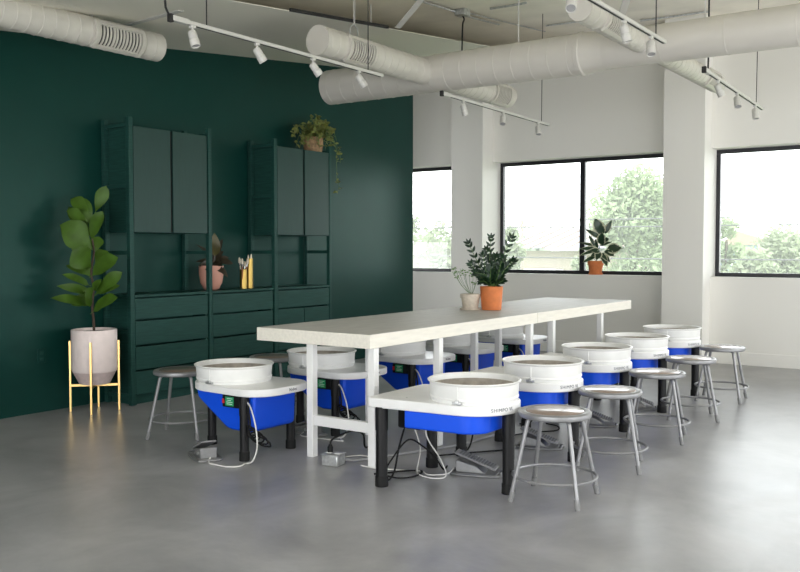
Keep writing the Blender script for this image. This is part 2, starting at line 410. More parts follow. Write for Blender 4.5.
def branch(parent, x0, x1, y, z, r, c0, c1, grs, ox=(7.0, 5.72, DZ)):
    m = MB(); lx, ly, lz = x0 - ox[0], y - ox[1], z - ox[2]
    m.lathe(duct_mesh(x1 - x0, r, c0, c1), 32, axis_m((lx, ly, lz), (1, 0, 0)))
    b = m.build('branch_duct', M['duct'], parent, smooth=25)
    for g0, g1, am in grs: grille(b, g0 - ox[0], g1 - ox[0], ly, lz, r, am)
    return b
branch(t, 5.36, 6.86, 4.5, DZ, .117, True, False, [(5.62, 5.98, .30)])
branch(t, 7.14, 8.50, 4.5, DZ, .117, False, True, [(8.05, 8.38, .30)])
branch(t, 5.68, 6.88, 2.46, 3.0, .088, True, False, [(5.98, 6.36, .30)])
branch(t, 7.12, 9.05, 2.46, 3.0, .088, False, True, [(8.5, 8.86, .30)])
for y in (5.2, 3.6, 2.0): MB().cyl((7.0 - 7, y - 5.72, .145), (0, y - 5.72, deckz(7) - DZ + .01), .006, seg=6).build('hanger_rod', M['track'], t)
t2 = thing('air_duct', 'white round duct with louvred grille at the upper left above the green wall', 'duct', (4.84, 5.75, 3.0))
branch(t2, .6, 4.84, 5.75, 3.0, .112, False, True, [(4.17, 4.62, .32)], (4.84, 5.75, 3.0))
for hx in (-2.2, -.62): MB().cyl((hx, 0, .1), (hx, 0, sofz(4.84 + hx) - 3.0 + .004), .006, seg=6).build('hanger_rod', M['track'], t2)

# ---------------------------------------------------------------- track lights
def track(x0, x1, y, z, rods, label, feed=True, dz=0):
    t = thing('lighting_track', label, 'track', (x0, y, z)); t.rotation_euler = (0, math.atan(dz / (x1 - x0)), 0)
    MB().bx(0, x1 - x0, -.017, .017, -.012, .012).build('rail', M['track'], t, bevel=.003)
    MB().bx(.0, x1 - x0 - .02, -.006, .006, -.0135, -.0115).build('conductor_slot', M['dark'], t, smooth=0)
    for rx in rods:
        top = (sofz(rx) if y > 4.72 else deckz(rx)) - z + dz * (rx - x0) / (x1 - x0)
        MB().cyl((rx - x0, 0, .012), (rx - x0, 0, top + .004), .004, seg=6).build('suspension_rod', M['dark'], t)
    if feed:
        MB().bx(-.13, .0, -.02, .02, -.016, .018).build('feed_connector', M['track'], t, bevel=.004)
        MB().box((-.135, 0, .0), (.03, .034, .05)).build('end_cap', M['dark'], t, bevel=.004)
        if feed == 'left': MB().tube(catmull([(-.14, 0, .01), (-.17, 0, .05), (-.17, .01, .12), (-.2, .02, deckz(x0) - z + .004)], 8), .007).build('feed_cable', M['dark'], t)
        if feed == 'up': MB().tube([(-.03, 0, .012), (-.025, .0, .1), (-.02, .01, deckz(x0) - z + .02)], .007).build('feed_cable', M['dark'], t)
    return t
TA, TB = 4.3, 2.05
track(3.86, 5.94, TA, 2.79, [4.02, 5.75], 'long white lighting track hung in front of the green wall', 'left')
track(7.0, 9.11, TA, 2.776, [8.92], 'white lighting track under the duct left of the double window', dz=.026)
track(3.6, 6.2, TB, 2.815, [6.02], 'white lighting track beside the ribbed branch duct at top right')
track(7.3, 9.14, TB, 2.78, [8.88], 'white lighting track hung in front of the right hand column', 'up', dz=.05)
def spot(x, y, z, az, tilt, label, group):
    """head hangs from a track adaptor; barrel points along azimuth az, tilted down"""
    t = thing('track_spotlight', label, 'spotlight', (x, y, z)); t.scale = (.86, .86, .86)
    m = MB(); m.bx(-.022, .022, -.015, .015, -.035, -.012); m.cyl((0, 0, -.03), (0, 0, -.075), .009, seg=10); m.build('adaptor', M['track'], t, bevel=.003)
    d = Vector((math.cos(az) * math.cos(tilt), math.sin(az) * math.cos(tilt), -math.sin(tilt)))
    base = Vector((0, 0, -.075)) - d * .02
    mt = axis_m(base, d)
    MB().lathe([(.012, -.004), (.026, 0), (.033, .012), (.033, .062), (.030, .064), (.030, .067), (.036, .069), (.036, .118), (.033, .12), (.030, .112)], 24, mt, caps=False).build('barrel', M['track'], t, smooth=40)
    MB().lathe([(.031, .108), (.031, .111)], 24, mt).build('lens', M['lens'], t)
G = 'spotlights on the lighting tracks'
for x, az, ti, n in ((3.93, -1.5, 1.25, 'first spotlight from the left, pointing almost straight down, upper left track'),
                     (4.51, -.6, 1.0, 'second spotlight from the left on the track before the green wall'),
                     (5.10, -.5, .9, 'third spotlight from the left on the track before the green wall'),
                     (5.655, -.6, .95, 'last spotlight near the right end of the track before the green wall')):
    spot(x - .03, TA, 2.7915, az, ti, n, G)
for x, az, ti, n in ((7.24, -.3, 1.2, 'spotlight just under the large duct, first on the middle track'),
                     (8.03, 3.6, 1.0, 'middle spotlight of three left of the double window'),
                     (8.83, 3.9, 1.2, 'last spotlight on the middle track above the double window')):
    spot(x, TA, 2.776 - .026 * (x - 7.0) / 2.11 + .0015, az, ti, n, G)
for x, az, ti, n in ((4.62, 3.5, .9, 'spotlight in front of the flat round duct end at the top edge'),
                     (5.42, -1.1, 1.3, 'spotlight in front of the ribbed branch duct beside its grille'),
                     (5.92, 3.6, 1.2, 'spotlight at the right end of the nearest track, before the ribbed branch duct')):
    spot(x, TB, 2.8165, az, ti, n, G)
for x, az, ti, n in ((7.56, -.8, 1.1, 'first spotlight on the track before the right hand column'),
                     (8.17, 3.7, 1.1, 'middle spotlight on the track before the right hand column'),
                     (8.83, -2.3, 1.3, 'last spotlight on the far right track above the wide window')):
    spot(x, TB, 2.78 - .05 * (x - 7.3) / 1.84 + .0015, az, ti, n, G)

# ---------------------------------------------------------------- ceiling clutter
def bar(p0, p1, w, name, label, cat):
    p0, p1 = Vector(p0), Vector(p1); d = p1 - p0
    m = MB(); R = d.to_track_quat('Z', 'Y').to_matrix().to_4x4()
    m.box((p0 + p1) / 2, (w, .006, d.length), R); m.box((p0 + p1) / 2 + R.to_3x3() @ Vector((w / 2, w / 2, 0)), (.006, w, d.length), R)
    return tag(m.build(name, M['track'], smooth=0), label, cat)
bar((6.75, 4.71, sofz(6.75) + .02), (6.35, 3.95, deckz(6.35) - .004), .06, 'ceiling_brace', 'diagonal white angle brace above the branch duct in the middle', 'brace')
bar((7.1, 2.75, 3.16), (6.3, 2.2, deckz(6.3) - .004), .06, 'ceiling_brace', 'diagonal white angle brace above the nearest ribbed duct', 'brace')
bar((4.7, 6.4, sofz(4.7) - .01), (4.6, 5.2, sofz(4.6) - .006), .05, 'ceiling_brace', 'faint pale strap across the soffit above the first spotlight', 'brace')
t = thing('junction_box', 'small dark junction box on the ceiling with a hanging cable', 'junction box', (7.96, 4.74, deckz(7.96)))
m = MB(); m.box((0, 0, -.035), (.12, .12, .07)); m.box((.08, .03, -.02), (.08, .05, .04)); m.build('box', M['galv'], t, bevel=.006)
MB().tube(catmull([(0, 0, -.06), (.02, -.01, -.1), (-.04, -.03, -.16), (-.10, -.06, -.30), (-.11, -.06, -.62)], 8), .008).build('hanging_cable', M['dark'], t)
def conduit(pts, r, label, m='ceiling'):
    return tag(MB().tube(pts, r, 8).build('ceiling_conduit', M[m]), label, 'conduit')
def on_deck(x, y, d=.02): return (x, y, deckz(x) - d)
for (xa, ya), (xb, yb), rr, mm, lb in (
        ((8.0, 4.75), (10.0, 4.78), .008, 'galv', 'longest thin conduit on the ceiling right of the junction box'),
        ((8.08, 4.48), (8.1, 4.08), .012, 'galv', 'short thick conduit at the top edge right of the junction box'),
        ((8.22, 4.86), (9.05, 4.9), .009, 'galv', 'short grey conduit just below the longest one on the ceiling'),
        ((9.6, 4.58), (9.66, 4.1), .010, 'galv', 'thin conduit near the end of the nearest ribbed branch duct'),
        ((6.6, 4.66), (7.9, 4.80), .012, 'galv', 'thin conduit running to the junction box from the left'),
        ((10.25, 3.68), (10.33, 2.9), .012, 'galv', 'short conduit on the ceiling above the right hand column')):
    conduit([on_deck(xa, ya), on_deck((xa + xb) / 2, (ya + yb) / 2, .022), on_deck(xb, yb)], rr, lb, mm)
t = thing('cable_coil', 'ring of coiled white cable hanging above the branch duct grille', 'cable', (5.98, 4.62, 3.20))
m = MB()
for k in range(3): m.tube([(.056 * math.cos(a) + .006 * k, .006 * k, .056 * math.sin(a)) for a in [2 * PI * i / 28 for i in range(28)]], .0035, 6, closed=True)
m.build('coil', M['galv'], t)
m = MB(); m.cyl((0, 0, .055), (-.015, 0, deckz(5.965) - 3.20 + .003), .003, seg=6); m.cyl((.008, 0, .055), (.02, 0, deckz(6.0) - 3.20 + .003), .003, seg=6); m.build('hanging_strand', M['track'], t)

# ---------------------------------------------------------------- cabinets along the green wall
YF = 6.30; YB = YG - .012
def ladder(x0, x1, label):
    t = thing('ladder_frame', label, 'shelf frame', ((x0 + x1) / 2, YF, 0)); w = (x1 - x0) / 2; D = YB - YF
    MB().bx(-w, w, 0, .045, 0, 2.51).build('post', M['green_wood'], t, bevel=.002)
    MB().bx(-w, w, D - .045, D, 0, 2.51).build('post', M['green_wood'], t, bevel=.002)
    for z in (.06, .62, 1.32, 1.9, 2.43): MB().bx(-w * .5, w * .5, .045, D - .045, z, z + .035).build('rung', M['green_wood'], t, bevel=.002)
G = 'upright frames of the green shelving'
ladder(4.978, 5.022, 'tall green ladder frame at the left end of the shelving, beside the fig')
ladder(5.895, 5.935, 'tall green ladder frame right of the left wall cabinet')
ladder(6.803, 6.85, 'tall green ladder frame left of the narrower wall cabinet')
ladder(7.700, 7.735, 'thin green ladder frame at the right end of the shelving')
def wallcab(x0, x1, label):
    t = thing('wall_cabinet', label, 'cabinet', (x0, YF, 1.515)); W = x1 - x0; D = YB - YF; Hh = .925
    m = MB(); th = .018
    m.bx(0, W, .03, D, 0, th); m.bx(0, W, .03, D, Hh - th, Hh); m.bx(0, th, .03, D, th, Hh - th); m.bx(W - th, W, .03, D, th, Hh - th); m.bx(th, W - th, D - .01, D, th, Hh - th)
    m.build('body', M['green_wood'], t, smooth=0)
    MB().bx(W / 2 - .02, W / 2 + .02, .028, .032, .01, Hh - .01).build('door_gap_shade', M['dark'], t, smooth=0)  # black strip stands in for the shade between the doors
    for a, b in ((.003, W / 2 - .015), (W / 2 + .015, W - .003)):
        MB().bx(a, b, .003, .024, .003, Hh - .003).build('door', M['green_panel'], t, bevel=.002, smooth=0)
wallcab(5.026, 5.882, 'wide two door green wall cabinet nearest the fiddle leaf fig')
wallcab(6.854, 7.696, 'two door green wall cabinet under the trailing basket plant')
def chest(x0, x1, label, split=False):
    t = thing('drawer_chest', label, 'drawers', (x0, YF, 0)); W = x1 - x0; D = YB - YF; th = .02
    m = MB(); m.bx(0, th, .02, D, .0, .945); m.bx(W - th, W, .02, D, .0, .945); m.bx(th, W - th, .20, D, .075, .945); m.bx(th, W - th, .05, .07, .0, .08)
    m.build('body', M['green_wood'], t, smooth=0)
    MB().bx(0, W, .0, D, .946, .968).build('top', M['green_wood'], t, bevel=.002, smooth=0)
    for i, (z0, z1) in enumerate(((.752, .935), (.526, .736), (.308, .51), (.088, .292))):
        parts = [(.004, W - .004)] if not (split and i) else [(.004, W / 2 - .006), (W / 2 + .006, W - .004)]
        for a, b in parts: MB().bx(a, b, .004, .038, z0, z1).build('drawer', M['green_wood'], t, bevel=.003, smooth=0)
chest(5.026, 5.882, 'green four drawer chest under the left wall cabinet')
chest(5.938, 6.782, 'green four drawer chest below the pink planter and brass vases')
chest(6.854, 7.696, 'green chest of drawers at the right end below the second wall cabinet', True)
# outlet painted over
t = thing('wall_outlet', 'green painted double socket low on the green wall by the plant stand', 'outlet', (4.363, YG, .474))
MB().bx(-.04, .04, -.008, 0, -.06, .06).build('cover_plate', M['green_wall'], t, bevel=.003)
for dz in (-.025, .025): MB().bx(-.016, .016, -.0105, -.006, dz - .014, dz + .014).build('socket', M['green_wood'], t, bevel=.003)

# ---------------------------------------------------------------- worktables
def worktable(x0, x1, label, frames, stretchers):
    t = thing('worktable', label, 'table', (x0, 3.257, 0)); W = .96
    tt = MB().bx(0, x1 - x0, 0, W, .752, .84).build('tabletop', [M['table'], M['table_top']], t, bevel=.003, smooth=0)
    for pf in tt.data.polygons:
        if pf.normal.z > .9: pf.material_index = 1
    for k, (fx, yb) in enumerate(frames):
        for y in (.028, yb): MB().bx(fx - .026, fx + .026, y - .026, y + .026, 0, .752).build('leg', M['white_metal'], t, bevel=.004, smooth=0)
        if k in stretchers: MB().bx(fx - .02, fx + .02, .054, yb - .026, .213, .28).build('stretcher', M['white_metal'], t, bevel=.003, smooth=0)
worktable(4.372, 6.706, 'long white worktable nearest the camera, its end facing left', [(.07, .53), (.83, .62), (2.24, .55)], (0, 1, 2))
worktable(6.712, 8.90, 'far white worktable butted against the nearer one', [(.33, .55), (1.42, .55)], (0, 1))

# ---------------------------------------------------------------- stools
def make_stool():
    t = thing('stool', '', 'stool')
    prof = [(.001, .457), (.155, .457), (.190, .453), (.198, .459), (.200, .469), (.198, .481), (.190, .487), (.172, .488), (.162, .485), (.160, .481), (.001, .481)]
    MB().lathe(prof, 40, caps=False).build('seat', M['stool'], t, smooth=40)
    MB().lathe([(.001, .478), (.157, .478), (.159, .485), (.155, .4875), (.001, .4885)], 36, caps=False).build('seat_board', M['hardboard'], t, smooth=40)
    for k in range(4):
        a = PI / 4 + k * PI / 2; ca, sa = math.cos(a), math.sin(a)
        pts = [(ca * r, sa * r, z) for r, z in ((.13, .455), (.158, .442), (.172, .40), (.212, .23), (.260, .03))]
        l = MB().tube(catmull(pts, 5), .0115, 10).build('leg', M['stool'], t)
        MB().tube([(ca * .251, sa * .251, .055), (ca * .258, sa * .258, .028), (ca * .2655, sa * .2655, 0)], .0145, 10).build('rubber_foot', M['foot'], l)
    MB().tube([(.2285 * math.cos(2 * PI * i / 40), .2285 * math.sin(2 * PI * i / 40), .13) for i in range(40)], .0085, 8, closed=True).build('foot_ring', M['stool'], t)
    return t
stools = [(4.455, 2.055, .12, 'round grey metal stool nearest the camera in front of the first pottery wheel'),
          (5.32, 2.078, .32, 'second grey metal stool from the camera in the right hand row'),
          (6.304, 2.108, .25, 'middle grey metal stool of the right hand row'),
          (7.25, 2.147, .4, 'fourth grey metal stool from the camera in the right hand row'),
          (8.254, 2.167, .1, 'grey metal stool standing last by the white wall, far right'),
          (4.41, 5.02, .5, 'brown topped stool beside the green drawers at far left'),
          (5.40, 5.02, .3, 'brown topped stool half hidden behind the left pottery wheel')]
st0 = make_stool()
for i, (x, y, rz, lb) in enumerate(stools):
    g = 'stools beside the wheels'
    if i == 0: st0.location = (x, y, 0); st0.rotation_euler = (0, 0, rz); st0['label'] = lb
    else: dup(st0, (x, y, 0), rz, lb)

# ---------------------------------------------------------------- pottery wheels
def text_mesh(body, size, bold=0):
    cu = bpy.data.curves.new('lettering', 'FONT'); cu.body = body; cu.size = size; cu.extrude = .0006; cu.offset = bold; cu.align_x = 'CENTER'; cu.align_y = 'CENTER'
    cu.space_character = 1.15
    o = bpy.data.objects.new('lettering', cu); C.objects.link(o)
    bpy.context.view_layer.update()
    me = bpy.data.meshes.new_from_object(o.evaluated_get(bpy.context.evaluated_depsgraph_get()))
    bpy.data.objects.remove(o); bpy.data.curves.remove(cu)
    return me
def put_mesh(me, name, m, parent):
    me.name = name; me.materials.clear(); me.materials.append(m)
    o = bpy.data.objects.new(name, me); C.objects.link(o); o.parent = parent; return o
def arc(cx, cy, r, a0, a1, n): return [(cx + r * math.cos(a0 + (a1 - a0) * i / n), cy + r * math.sin(a0 + (a1 - a0) * i / n)) for i in range(n + 1)]
def d_out(hw, back, rc, n=28, rf=.264):
    """front arc about the origin (towards -Y), sides widening to the back, rounded back corners"""
    return arc(0, 0, rf, PI, 2 * PI, n) + arc(hw - rc, back - rc, rc, 0, PI / 2, 8) + arc(-hw + rc, back - rc, rc, PI / 2, PI, 8)
def make_pan(t, z, r, clip_a):
    prof = [(.001, z + .004), (r - .012, z + .004), (r - .008, z + .01), (r + .002, z + .108), (r + .010, z + .112), (r + .013, z + .117), (r + .008, z + .120), (r - .001, z + .116),
            (r - .016, z + .02), (.001, z + .012)]
    # outer shell up, lip over, inner wall down
    p = MB().lathe([(r - .010, z), (r - .006, z + .008), (r + .000, z + .100), (r + .009, z + .106), (r + .012, z + .113), (r + .007, z + .117), (r - .004, z + .112), (r - .012, z + .02), (r - .02, z + .012), (.02, z + .012)], 56, caps=False).build('splash_pan', M['pan'], t, smooth=40)
    MB().lathe([(r - .0055, z + .016), (r - .0012, z + .020), (r - .0012, z + .028), (r - .0045, z + .032)], 56, caps=False).build('band', M['pan'], p, smooth=40)
    MB().lathe([(.02, z + .0125), (r - .03, z + .0135), (r - .015, z + .022), (r - .0095, z + .082), (r - .0098, z + .083)], 40, caps=False).build('clay_residue', M['clay'], p)
    ca, sa = math.cos(clip_a), math.sin(clip_a); R = Matrix.Rotation(clip_a, 4, 'Z')
    MB().box((ca * (r + .0), sa * (r + .0), z + .012), (.02, .055, .016), R).box((ca * (r + .006), sa * (r + .006), z + .018), (.016, .022, .02), R).build('pan_clip', M['galv'], p, bevel=.003)
    MB().box((ca * (r - .0005), sa * (r - .0005), z + .065), (.006, .006, .09), R).build('seam', M['pan'], p, bevel=.001)
    MB().lathe([(.001, z + .02), (.14, z + .02), (.15, z + .026), (.15, z + .04), (.147, z + .042), (.001, z + .042)], 40, caps=False).build('wheel_head', M['alu'], t, smooth=40)
def leg(t, x, y, zt, r=.033):
    l = MB().lathe([(r + .003, zt - .13), (r + .003, zt + .006)], 20, Matrix.Translation((x, y, 0))).lathe([(r, .03), (r, zt - .12)], 20, Matrix.Translation((x, y, 0))).build('leg', M['black'], t, smooth=40)
    MB().lathe([(r + .004, 0), (r + .005, .006), (r + .004, .055), (r + .001, .06)], 20, Matrix.Translation((x, y, 0))).build('foot_cap', M['rubber'], l, smooth=40)
def make_right():
    t = thing('pottery_wheel', '', 'pottery wheel'); z0, z1 = .457, .515
    MB().prism(d_out(.312, .545, .035), z0, z1).build('table_plate', M['plate'], t, bevel=.008, smooth=30, seg=3)
    make_pan(t, z1, .256, PI + .15)
    MB().prism(arc(-.115, -.04, .13, PI, 1.5 * PI, 8) + arc(.115, -.04, .13, 1.5 * PI, 2 * PI, 8) + [(.275, .30), (-.275, .30)], .355, z0 + .004).build('splash_tub', M['blue'], t, bevel=.012, smooth=30, seg=3)
    MB().box((.05, .40, .38), (.26, .16, .15)).build('motor_housing', M['black'], t, bevel=.01)
    for x, y in ((-.275, .455), (.27, .46), (0, -.222)): leg(t, x, y, z0, .034)
    for x, y in ((-.2, .33), (.2, .33)): MB().lathe([(.006, z1 - .002), (.006, z1 + .002), (.001, z1 + .003)], 12, Matrix.Translation((x, y, 0))).build('bolt_cap', M['galv'], t)
    me = text_mesh('SHIMPO VL', .028)
    for v in me.vertices:
        x, y, z = v.co; a = -PI / 2 - .40 + x / .264
        v.co = Vector(((.2645 + z) * math.cos(a), (.2645 + z) * math.sin(a), .488 + y))
    put_mesh(me, 'lettering', M['print'], t)
    MB().tube(catmull([(-.1, .40, .36), (-.12, .44, .2), (-.14, .46, .06), (-.18, .48, .008), (-.22, .54, .007)], 8), .006).build('power_cord', M['rubber'], t)
    return t
def make_left():
    t = thing('pottery_wheel', '', 'pottery wheel'); z0, z1 = .423, .473
    MB().prism(d_out(.285, .51, .19), z0, z1).build('table_plate', M['plate'], t, bevel=.008, smooth=30, seg=3)
    make_pan(t, z1, .258, .11)
    prof = [(.385, z0 + .004), (.375, .20), (.35, .178), (.17, .178), (.12, .19), (-.11, .34), (-.15, .37), (-.16, z0 + .004)]
    mt = Matrix(((0, 0, 1, 0), (1, 0, 0, 0), (0, 1, 0, 0), (0, 0, 0, 1)))
    MB().prism(prof, -.20, .20, mt).build('splash_tub', M['blue'], t, bevel=.022, smooth=40, seg=3)
    for x, y in ((-.215, .32), (.23, .32), (0, -.222)): leg(t, x, y, z0, .030)
    b = MB().bx(.197, .240, .13, .30, .335, .415).build('control_box', M['black'], t, bevel=.004)
    s = MB().bx(.2395, .2415, .16, .235, .345, .405).build('label_plate', M['sticker'], b, smooth=0)
    m = MB()
    for k, (w, yy) in enumerate(((.05, .200), (.03, .195), (.055, .198), (.05, .198))): m.bx(.2412, .2424, yy - w / 2, yy + w / 2, .392 - k * .012, .3955 - k * .012)
    m.build('print_line', M['sticker_text'], b, smooth=0)
    MB().bx(.2395, .248, .135, .152, .36, .39).build('switch', M['red'], b, bevel=.002)
    me = text_mesh('Nidec', .028, .0004)
    for v in me.vertices:
        x, y, z = v.co; v.co = Vector((-.03 - x, .5105 + z, .449 + y))
    put_mesh(me, 'lettering', M['print'], t)
    # bundled black power cord hanging beside the near leg
    k = [(.235, .36, .36), (.245, .385, .28), (.25, .39, .22)]
    m = MB().tube(catmull(k, 8), .006)
    r2 = random.Random(3)
    for q in range(5):
        cy, cz = .40 + .02 * q, .20 - .012 * q
        m.tube([(.245 + .012 * math.cos(a + q), cy + (.045 + .008 * q) * math.cos(a) , cz + (.026 + .006 * r2.random()) * math.sin(a) - .4 * (.045) * math.cos(a)) for a in [2 * PI * i / 20 for i in range(20)]], .0058, 6, closed=True)
    m.build('power_cord', M['rubber'], t)
    MB().tube(catmull([(.225, .34, .385), (.25, .40, .35), (.27, .46, .24), (.29, .49, .12), (.30, .46, .03), (.30, .40, .006)], 8), .0048).build('pedal_lead', M['cable_white'], t)
    return t
GR = 'pottery wheels along the right of the worktables'
right = [(4.385, 2.525, 1.0, 'white and blue pottery wheel nearest the camera, beside the first stool'),
         (5.30, 2.535, 1.02, 'second pottery wheel from the camera in the right hand row'),
         (6.39, 2.606, 1.005, 'middle pottery wheel of the right hand row'),
         (7.32, 2.626, 1.01, 'fourth pottery wheel from the camera in the right hand row'),
         (8.32, 2.646, 1.01, 'farthest pottery wheel of the right hand row, before the column')]
w0 = make_right()
for i, (x, y, sz, lb) in enumerate(right):      # screw legs set a little higher along the row
    if i == 0: w0.location = (x, y, 0); w0['label'] = lb
    else: dup(w0, (x, y, 0), 0, lb).scale = (1, 1, sz)
GL = 'pottery wheels along the left of the worktables'
left = [(4.33, 4.39, 'pottery wheel with round edged plate at far left, in front of the drawers'),
        (5.265, 4.39, 'pottery wheel seen under the near end of the worktable, second of the left row'),
        (6.27, 4.39, 'pottery wheel third along the left row, between the worktable legs'),
        (7.14, 4.39, 'pottery wheel fourth along the left row, largely behind table legs'),
        (8.13, 4.39, 'farthest pottery wheel of the left row, under the table seam')]
w1 = make_left()
for i, (x, y, lb) in enumerate(left):
    if i == 0: w1.location = (x, y, 0); w1.rotation_euler = (0, 0, PI); w1['label'] = lb
    else: dup(w1, (x, y, 0), PI, lb)

# ---------------------------------------------------------------- foot pedals
def make_pedal():
    t = thing('foot_pedal', '', 'pedal')     # heel towards +X (high end), length .25
    MB().box((0, 0, .010), (.26, .15, .012)).build('base_plate', M['pedal'], t, bevel=.005)
    MB().tube(catmull([(-.13, -.075, .008), (.13, -.078, .008), (.145, 0, .008), (.13, .078, .008), (-.13, .075, .008), (-.14, 0, .008)], 5, True), .008, 8, closed=True).build('base_rim', M['pedal'], t)
    MB().prism([(-.06, .014), (.122, .014), (.122, .088), (.0, .060)], -.055, .055, Matrix(((1, 0, 0, 0), (0, 0, -1, 0), (0, 1, 0, 0), (0, 0, 0, 1)))).build('housing', M['pedal'], t, bevel=.006)
    R = Matrix.Rotation(-.34, 4, 'Y')
    p = MB().box((.005, 0, .085), (.27, .10, .012), R).build('treadle', M['treadle'], t, bevel=.005)
    m = MB()
    for i in range(13):
        q = R @ Vector((-.115 + i * .018, 0, .008)); m.box(Vector((.005, 0, .085)) + q, (.011, .088, .004), R)
    m.build('tread_rib', M['pedal_dark'], p, smooth=0)
    MB().cyl((.06, -.062, .045), (.06, -.052, .045), .012, seg=16).build('pivot_bolt', M['galv'], t)
    return t
pd = make_pedal()
pds = [(4.67, 2.665, PI / 2 + .28, 'grey foot pedal on the floor beneath the nearest right hand wheel'),
       (5.55, 2.67, PI / 2 + .28, 'grey foot pedal seen behind the nearest stool'),
       (6.50, 2.64, PI / 2 + .3, 'grey foot pedal behind the second stool of the right row'),
       (7.40, 2.63, PI / 2 + .3, 'grey foot pedal on the floor beside the fourth right hand wheel'),
       (4.02, 4.36, -PI / 2 - .5, 'grey foot pedal on open floor before the far left wheel'),
       (4.98, 4.30, -PI / 2 - .2, 'grey foot pedal just left of the near worktable leg')]
for i, (x, y, rz, lb) in enumerate(pds):
    if i == 0: pd.location = (x, y, 0); pd.rotation_euler = (0, 0, rz); pd['label'] = lb
    else: dup(pd, (x, y, 0), rz, lb)

# ---------------------------------------------------------------- cables and floor box
def cable(pts, r, m, label, name='power_cable'):
    return tag(MB().tube(catmull(pts, 8), r, 8).build(name, M[m]), label, 'cable')
cable([(4.02, 3.99, .007), (3.95, 3.97, .007), (3.90, 4.02, .007), (3.895, 4.1, .007), (3.90, 4.18, .007), (3.95, 4.24, .007), (3.97, 4.25, .02), (3.985, 4.27, .03)], .005, 'cable_white', 'white cable looping over the floor to the far left pedal', 'pedal_cable')
t = thing('floor_outlet_box', 'galvanised floor outlet box under the near table end with a plug', 'outlet box', (4.345, 3.53, 0), .15)
m = MB().box((0, 0, .035), (.105, .115, .07)); b = m.build('box', M['galv'], t, bevel=.006)
MB().box((0, 0, .072), (.115, .125, .006)).build('cover', M['galv'], t, bevel=.002)
for yy in (-.035, .03): MB().box((0, yy, .0765), (.032, .04, .004)).build('socket', M['white_metal'], t, bevel=.003)
t = thing('plug_cord', 'black plug and cord rising from the galvanised floor box', 'cord', (4.345, 3.555, .0785))
MB().lathe([(.018, 0), (.018, .03), (.009, .05)], 14).build('plug', M['rubber'], t)
MB().tube(catmull([(0, 0, .045), (.01, -.005, .075), (.06, -.03, .10), (.16, -.06, .115), (.32, -.02, .06), (.45, .06, -.06), (.6, .1, -.072)], 8), .0065, 8).build('cord', M['rubber'], t)
cable([(4.41, 3.50, .03), (4.47, 3.46, .012), (4.62, 3.40, .009), (4.9, 3.28, .009), (5.3, 3.14, .009), (5.8, 3.1, .009)], .009, 'cable_grey', 'grey armoured conduit running along the floor from the outlet box', 'floor_conduit')
cable([(4.42, 3.55, .007), (4.52, 3.58, .007), (4.62, 3.52, .007), (4.60, 3.42, .007), (4.53, 3.36, .007), (4.55, 3.27, .007)], .004, 'cable_white', 'pale cable curled beside the floor outlet box', 'pedal_cable')
cable([(4.64, 3.12, .26), (4.62, 3.05, .12), (4.48, 2.98, .02), (4.42, 2.92, .008), (4.40, 2.80, .008), (4.46, 2.76, .02), (4.52, 2.84, .10), (4.54, 2.95, .22), (4.55, 2.96, .36)], .004, 'cable_white', 'pale cable hanging in a loop under the nearest right hand wheel', 'pedal_cable')
cable([(4.40, 3.35, .008), (4.40, 3.22, .008), (4.45, 3.08, .008), (4.5, 2.96, .008), (4.45, 2.88, .008), (4.53, 2.80, .008), (4.60, 2.79, .03)], .004, 'cable_white', 'pale cable lying across the floor to the nearest right hand pedal', 'pedal_cable')
cable([(4.28, 3.09, .02), (4.30, 3.05, .10), (4.38, 2.98, .22), (4.47, 2.93, .17), (4.56, 2.90, .09), (4.62, 2.88, .008), (4.7, 2.9, .008)], .0055, 'rubber', 'black cable arching behind the near leg of the front wheel')
cable([(4.26, 3.08, .02), (4.28, 3.0, .008), (4.33, 2.94, .008), (4.42, 2.93, .008), (4.50, 2.96, .008), (4.46, 3.04, .008), (4.36, 3.1, .008), (4.28, 3.16, .008)], .0055, 'rubber', 'black cable lying in a loop on the floor under the front wheel')
cable([(4.9, 3.1, .008), (5.1, 2.96, .008), (5.25, 2.85, .008), (5.33, 2.76, .012)], .0055, 'rubber', 'black cable on the floor below the second right hand wheel')
cable([(5.75, 3.0, .008), (5.95, 2.9, .008), (6.1, 2.8, .008), (6.25, 2.86, .008), (6.3, 2.98, .008)], .0055, 'rubber', 'black cable on the floor below the middle right hand wheel')
cable([(5.02, 3.98, .006), (4.96, 3.96, .006), (4.9, 3.9, .006), (4.88, 4.05, .006), (4.87, 4.25, .006), (4.92, 4.28, .02)], .0042, 'cable_white', 'white cable on the floor behind the near worktable leg', 'pedal_cable')

# ---------------------------------------------------------------- plants
RT = Vector((math.sin(math.radians(34.75)), -math.cos(math.radians(34.75)), 0)); TO = Vector((-RT.y * -1, 0, 0))
TO = Vector((-math.cos(math.radians(34.75)), -math.sin(math.radians(34.75)), 0))        # towards the open room
UP = Vector((0, 0, 1))
def pot_parts(t, prof, m, soil_r, soil_z, seg=36):
    MB().lathe(prof, seg, caps=False).build('pot', m, t, smooth=40)
    MB().lathe([(.001, soil_z + .008), (soil_r * .6, soil_z + .006), (soil_r, soil_z)], 24, caps=False).build('soil', M['soil'], t)

def facing(x, y):
    global RT, TO
    n = math.hypot(x, y); TO = Vector((-x / n, -y / n, 0)); RT = Vector((y / n, -x / n, 0))

